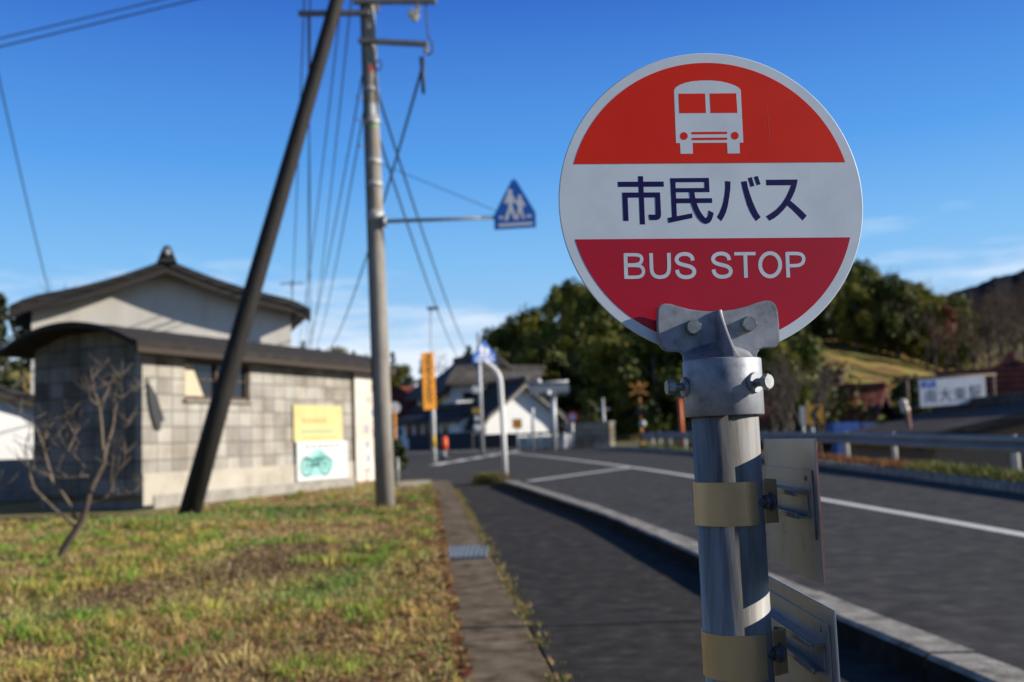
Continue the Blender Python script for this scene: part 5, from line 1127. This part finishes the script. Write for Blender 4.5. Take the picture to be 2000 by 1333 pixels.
# far ridge
b = MB(); rows = []
rg = [(900, 905), (1200, 800), (1500, 720), (1700, 640), (1800, 600), (1850, 578), (1905, 566), (1960, 545), (2000, 535), (2100, 505), (2300, 470), (2700, 560), (3000, 700)]
for y, f in ((380, .0), (430, .45), (480, .8), (520, 1.), (620, .6)):
    rows.append([(lambda q: (q.x, y, max(0, (at(c, interp(c, rg), 520).z) * f + (f > .3) * .9 * (math.sin(c * .09) + math.sin(c * .23 + 1)) * .5)))(at(float(c), 860, y)) for c in np.arange(900, 3000, 12)])
b.grid(rows, False, True); tag(b.build('distant_ridge', mat('ridge_forest', [(.3, (.006, .010, .018)), (.7, (.012, .018, .026))], .05, 8, .95, bump=.8, bscale=.25, spec=.05), fix=False), kind='structure')
def crown_arrays(seed, rx, h, n_cl, per, leaf, cl_r=.34, zpow=1., cone=0., flatz=.5, base=.12):
    r = np.random.default_rng(seed); P = []; Nn = []
    for k in range(n_cl):
        t = r.random(); z = base + (1 - base) * t ** zpow
        rad = rx * ((1 - t) * 1.0 + .06 if cone else math.sin(math.pi * min(.98, .16 + .80 * t)) ** .7) * (r.random() ** .45)
        a = r.random() * 6.283; c = np.array([math.cos(a) * rad, math.sin(a) * rad, z * h])
        s = rx * cl_r * (.6 + .8 * r.random()) * (1 - .45 * t * cone)
        d = r.normal(size=(per, 3)); d /= np.linalg.norm(d, axis=1)[:, None]; q = c + d * s * (.55 + .45 * r.random((per, 1))) * np.array([1, 1, flatz + .25])
        P.append(q); Nn.append(d + np.array([0, 0, .35]))
    P = np.concatenate(P); D = np.concatenate(Nn) + r.normal(size=(len(P), 3)) * .55; D /= np.linalg.norm(D, axis=1)[:, None]
    U_ = np.cross(D, r.normal(size=D.shape)); U_ /= np.linalg.norm(U_, axis=1)[:, None]; V_ = np.cross(D, U_); s = leaf * (.6 + .8 * r.random((len(P), 1)))
    Q = np.stack([P - U_ * s, P - V_ * s * .5, P + U_ * s, P + V_ * s * .5], 1).reshape(-1, 3); k = np.arange(len(P))[:, None] * 4
    return Q, k + [0, 1, 2, 3]
EVER = mat('evergreen_leaf', [(.30, (.014, .024, .004)), (.46, (.045, .062, .008)), (.60, (.15, .15, .014)), (.78, (.28, .23, .022))], .45, 6, .6, var=.22, transl=.12, spec=.3)
CEDAR = mat('cedar_leaf', [(.3, (.008, .014, .008)), (.55, (.02, .032, .012)), (.8, (.05, .06, .018))], .5, 6, .65, var=.25, transl=.1, spec=.3)
BAMB = mat('bamboo_leaf', [(.28, (.05, .07, .008)), (.5, (.13, .14, .016)), (.7, (.22, .20, .025)), (.88, (.30, .24, .04))], .4, 6, .6, var=.3, transl=.2, spec=.3)
BARE = mat('bare_twigs', [(.3, (.045, .03, .022)), (.55, (.10, .065, .042)), (.8, (.17, .11, .06))], .4, 6, .9, var=.3)
AUT = mat('autumn_leaf', [(.3, (.15, .04, .02)), (.7, (.3, .1, .03))], .5, 5, .7, var=.2, transl=.2)
def tree_proto(name, label, cat, group, seed, rx, h, n_cl, per, leaf, m, trunk_h, trunk_r, **kw):
    T = thing(name, label, cat, (0, 0, -500), 0, group)
    Q, F = crown_arrays(seed, rx, h, n_cl, per, leaf, **kw); arr_mesh('crown', Q, F, m, None, T)
    b = MB(); r = random.Random(seed); O = ROOT[T.name].translation
    b.tube([O + Vector((0, 0, -1)), O + Vector((.1, 0, trunk_h * .5)), O + Vector((0, .1, trunk_h))], [trunk_r, trunk_r * .75, trunk_r * .3], 8)
    for k in range(6):
        z = trunk_h * r.uniform(.4, .9); a = r.uniform(0, 6.28); d = Vector((math.cos(a), math.sin(a), .7)) * rx * .6; b.tube([O + Vector((0, 0, z)), O + Vector((0, 0, z)) + d * .5, O + Vector((0, 0, z)) + d + UP * .3], [trunk_r * .4, trunk_r * .25, trunk_r * .08], 6)
    b.build('trunk', TREEBARK, T); return T
def bare_proto(name, label, group, seed, h, spread, m=TREEBARK, fine=260):
    T = thing(name, label, 'tree', (0, 0, -500), 0, group); O = ROOT[T.name].translation; r = random.Random(seed); b = MB(); tw = MB()
    tips = []
    def grow(p, d, l, rad, lev, mb):
        q = p + d * l; m_ = p.lerp(q, .5) + Vector((r.uniform(-1, 1), r.uniform(-1, 1), 0)) * l * .06; mb.tube([p, m_, q], [rad, rad * .85, rad * .65], 6 if lev < 2 else 4, caps=False)
        if lev == 4: return
        for k in range(3 if lev < 3 else 4):
            nd = (d + Vector((r.uniform(-1, 1), r.uniform(-1, 1), r.uniform(-.1, .7))) * spread).normalized(); grow(p.lerp(q, r.uniform(.55, 1)), nd, l * r.uniform(.55, .8), rad * .55, lev + 1, b if lev < 1 else tw)
    grow(O - UP * .5, Vector((r.uniform(-.08, .08), r.uniform(-.08, .08), 1)), h * .42, h * .018, 0, b)
    b.build('trunk', TREEBARK, T, fix=False); tw.build('branches', m, T, fix=False); return T
used = {}
def plant(proto, x, y, z, s, label=None, sz=1., group=None):
    first = used.setdefault(proto.name, 0); used[proto.name] += 1
    o = proto if first == 0 else copy_tree(proto)
    o.location = (x, y, z); o.rotation_euler = (0, 0, random.uniform(0, 6.28)); o.scale = (s, s, s * sz)
    if label: o['label'] = label
    if group: o['group'] = group
    return o
gE, gB, gC, gN = 'evergreen trees on the wooded hill', 'bamboo clumps on the wooded hill', 'cedars behind the shed', 'bare brown trees on the right hillside'
EV = [tree_proto('evergreen_tree', 'dark rounded evergreen tree in the wood on the hill behind the bus stop sign', 'tree', gE, 11 + k, 3.4, 9, 36, 120, .25, EVER, 7, .3, cl_r=.36) for k in range(3)]
BM = [tree_proto('bamboo_clump', 'yellow green feathery bamboo clump in the wood on the hill behind the bus stop sign', 'bamboo', gB, 31 + k, 2.2, 10, 42, 84, .22, BAMB, 8, .12, cl_r=.34, flatz=1.1) for k in range(2)]
CD = [tree_proto('cedar_tree', 'dark pointed cedar on the far hillside left of the white house', 'tree', gC, 51 + k, 2.4, 11, 44, 44, .30, CEDAR, 9, .25, cl_r=.3, cone=1, base=.08) for k in range(2)]
BN = [bare_proto('bare_tree', 'leafless brown tree on the hillside above the station roofs', gN, 71 + k, 8.5, .75, BARE) for k in range(3)]
r = random.Random(5)
def top_at(px, py, y): return at(px, py, y)
def forest():
    # wooded hill from the white house across to the right of the round sign
    for y in (94, 100, 107, 116, 127, 140):
        c = 940
        while c < 1870:
            step = r.uniform(1.5, 2.7) * FPX / y; c += step
            px = c; q = at(px, 860, y); z = hill_z(q.x, y)
            if px < 1180 and y < 96: continue
            if px > 1560 and y < 100: continue
            if 1330 < px < 1500 and y > 130: continue
            s = r.uniform(.75, 1.1); lim = sky_el(q.x, y); h = (9.5 * s)
            top = z + h
            if y >= 127 or top > lim: 
                s = max(.35, (lim + r.uniform(-1.6, .5) - z) / 9.6)
                if s > 1.35: s = 1.35
            bam = r.random() < (.75 if 1050 < px < 1310 and y >= 96 else .7 if px > 1520 else .4)
            if y < 96: bam = r.random() < .12
            plant(r.choice(BM if bam else EV), q.x, y, z - .2, s, sz=r.uniform(.9, 1.15))
    # deep row along the foot of the hill, right of the stone wall
    for px in (1205, 1222, 1240, 1262, 1285, 1310, 1335, 1360, 1390, 1420, 1450, 1480, 1510): 
        y = r.uniform(87, 93); q = at(px, 860, y); plant(r.choice(EV), q.x, y, hill_z(q.x, y) - .3, r.uniform(.8, 1.0))
    # trees on the low hills at the left and behind the white house
    for y in (120, 140, 165):
        c = 560
        while c < 960:
            c += r.uniform(2.2, 4) * FPX / y; q = at(c, 860, y); z = hill_z(q.x, y); lim = sky_el(q.x, y); s = min(1.3, max(.4, (lim + r.uniform(-1.8, .6) - z) / 11)) if y > 130 else r.uniform(.5, .8)
            if 845 < c < 905 and y > 130: plant(r.choice(BN), q.x, y, z - .2, r.uniform(.75, 1.), 'leafless reddish tree on the skyline behind the white house', 1, 'bare skyline trees'); continue
            plant(r.choice(CD + EV[:1]), q.x, y, z - .2, s, 'dark tree on the far hillside behind the shed and the white house', 1, 'far hillside trees')
    # brown hillside at the right
    for y in (88, 96, 104, 114, 126, 142, 160):
        c = 1690
        while c < 2090:
            c += r.uniform(1.3, 2.5) * FPX / y; q = at(c, 860, y); z = hill_z(q.x, y)
            if y < 112 and c < 1815: continue
            plant(r.choice(BN), q.x, y, z - .2, r.uniform(.7, 1.05))
forest()
def single_trees():
    # pines at the far left edge
    for k, (px, py, y, lab) in enumerate(((-10, 575, 44, 'dark conifer at the left edge behind the shed'), (42, 590, 48, 'dark conifer with a pointed top just right of the leftmost conifer'), (-60, 585, 50, 'conifer partly cut off by the left edge'))):
        q = at(px, 860, y); t = at(px, py, y); plant(CD[k % 2], q.x, y, gz(y), (t.z - gz(y)) / 11.2, lab)
    t = at(120, 560, 58); o = plant(BN[0], t.x, 58, gz(58) + .5, 1.15, 'bare reddish tree top showing above the storehouse roof at the left')
    t = at(1130, 745, 76); s = (t.z - gz(76)) / 9.4; plant(EV[1], t.x + .6, 76, gz(76) + .4, s * .62, 'small round green tree beside the grey information board')
    t = at(776, 858, 34); 
    # slim bare trees standing behind the guardrail beside the bus stop pole
    for k, (px, top, y) in enumerate(((1532, 690, 50), (1548, 650, 53), (1572, 660, 52), (1595, 690, 55), (1512, 700, 54))):
        q = at(px, 860, y); t = at(px, top, y); plant(SL[k % 2], q.x, y, -.9, (t.z + .9) / 8.2, ['slender bare tree nearest the bus stop pole behind the guardrail', 'tallest slender bare tree behind the guardrail', 'slender bare tree just left of the yellow chevron sign', 'slender bare tree behind the yellow chevron sign', 'slender bare tree hidden partly by the bus stop pole'][k])
    for k, px in enumerate((1545, 1585)):
        q = at(px, 860, 60); t = at(px, 640, 60); plant(BM[k], q.x, 60, -.5, (t.z) / 10.5, ['loose green bamboo right of the bus stop bracket', 'loose green bamboo above the yellow chevron sign'][k])
    q = at(1851, 650, 95); b = tree_proto('autumn_tree', 'small orange red autumn tree on the brown hillside', 'tree', None, 91, 1.3, 4.5, 16, 40, .22, AUT, 3, .1); plant(b, q.x, 95, q.z - 2, 1.)
SL = [bare_proto('slender_tree', 'slender bare tree behind the guardrail', 'slender bare trees behind the guardrail', 81 + k, 8.2, .42, TREEBARK) for k in range(2)]
single_trees()
def hedge(name, label, px, py, w, h, y, seed):
    q = at(px, py, y); T = thing(name, label, 'shrub', (q.x, y, gz(y) - .05)); Q, F = crown_arrays(seed, w, h, 22, 60, .09, cl_r=.42); arr_mesh('foliage', Q, F, EVER, None, T)
    O = ROOT[T.name].translation; b = MB(); b.tube([O, O + UP * h * .7], [.05, .02], 6); b.build('stem', TREEBARK, T)
hedge('clipped_shrub', 'small dark green shrub at the foot of the pole beyond the lawn', 776, 890, .32, 1.1, 36, 3)
for k, (px, y, w, h, lab) in enumerate(((1640, 60, 2.6, 3.2, 'dark bush below the grass bank left of the red tiled house'), (1600, 64, 2.4, 4., 'brown green bush on the grass bank above the chevron sign'), (1780, 72, 2.6, 3., 'dark bush on the bank above the station name board'), (1850, 74, 3., 2.6, 'wide low bush behind the station name board'), (1735, 66, 2., 2.2, 'low bush behind the red tiled roof'), (1620, 78, 2.2, 2.4, 'brown scrub bush high on the left of the grass bank'), (1585, 70, 2.4, 2.8, 'brown scrub at the left foot of the grass bank'))):
    q = at(px, 800, y); T = thing('bush', lab, 'bush', (q.x, y, hill_z(q.x, y) - .3)); Q, F = crown_arrays(120 + k, w, h, 26, 60, .22, cl_r=.42); arr_mesh('foliage', Q, F, EVER if k % 2 == 0 else BARE, None, T)
    O = ROOT[T.name].translation; b = MB(); b.tube([O, O + UP * h * .7], [.1, .04], 6); b.build('stem', TREEBARK, T)
q = None
# protos never planted would hang below the ground: remove them
for P_ in EV + BM + CD + BN + SL:
    if used.get(P_.name, 0) == 0:
        for ch in list(P_.children): bpy.data.objects.remove(ch)
        bpy.data.objects.remove(P_)
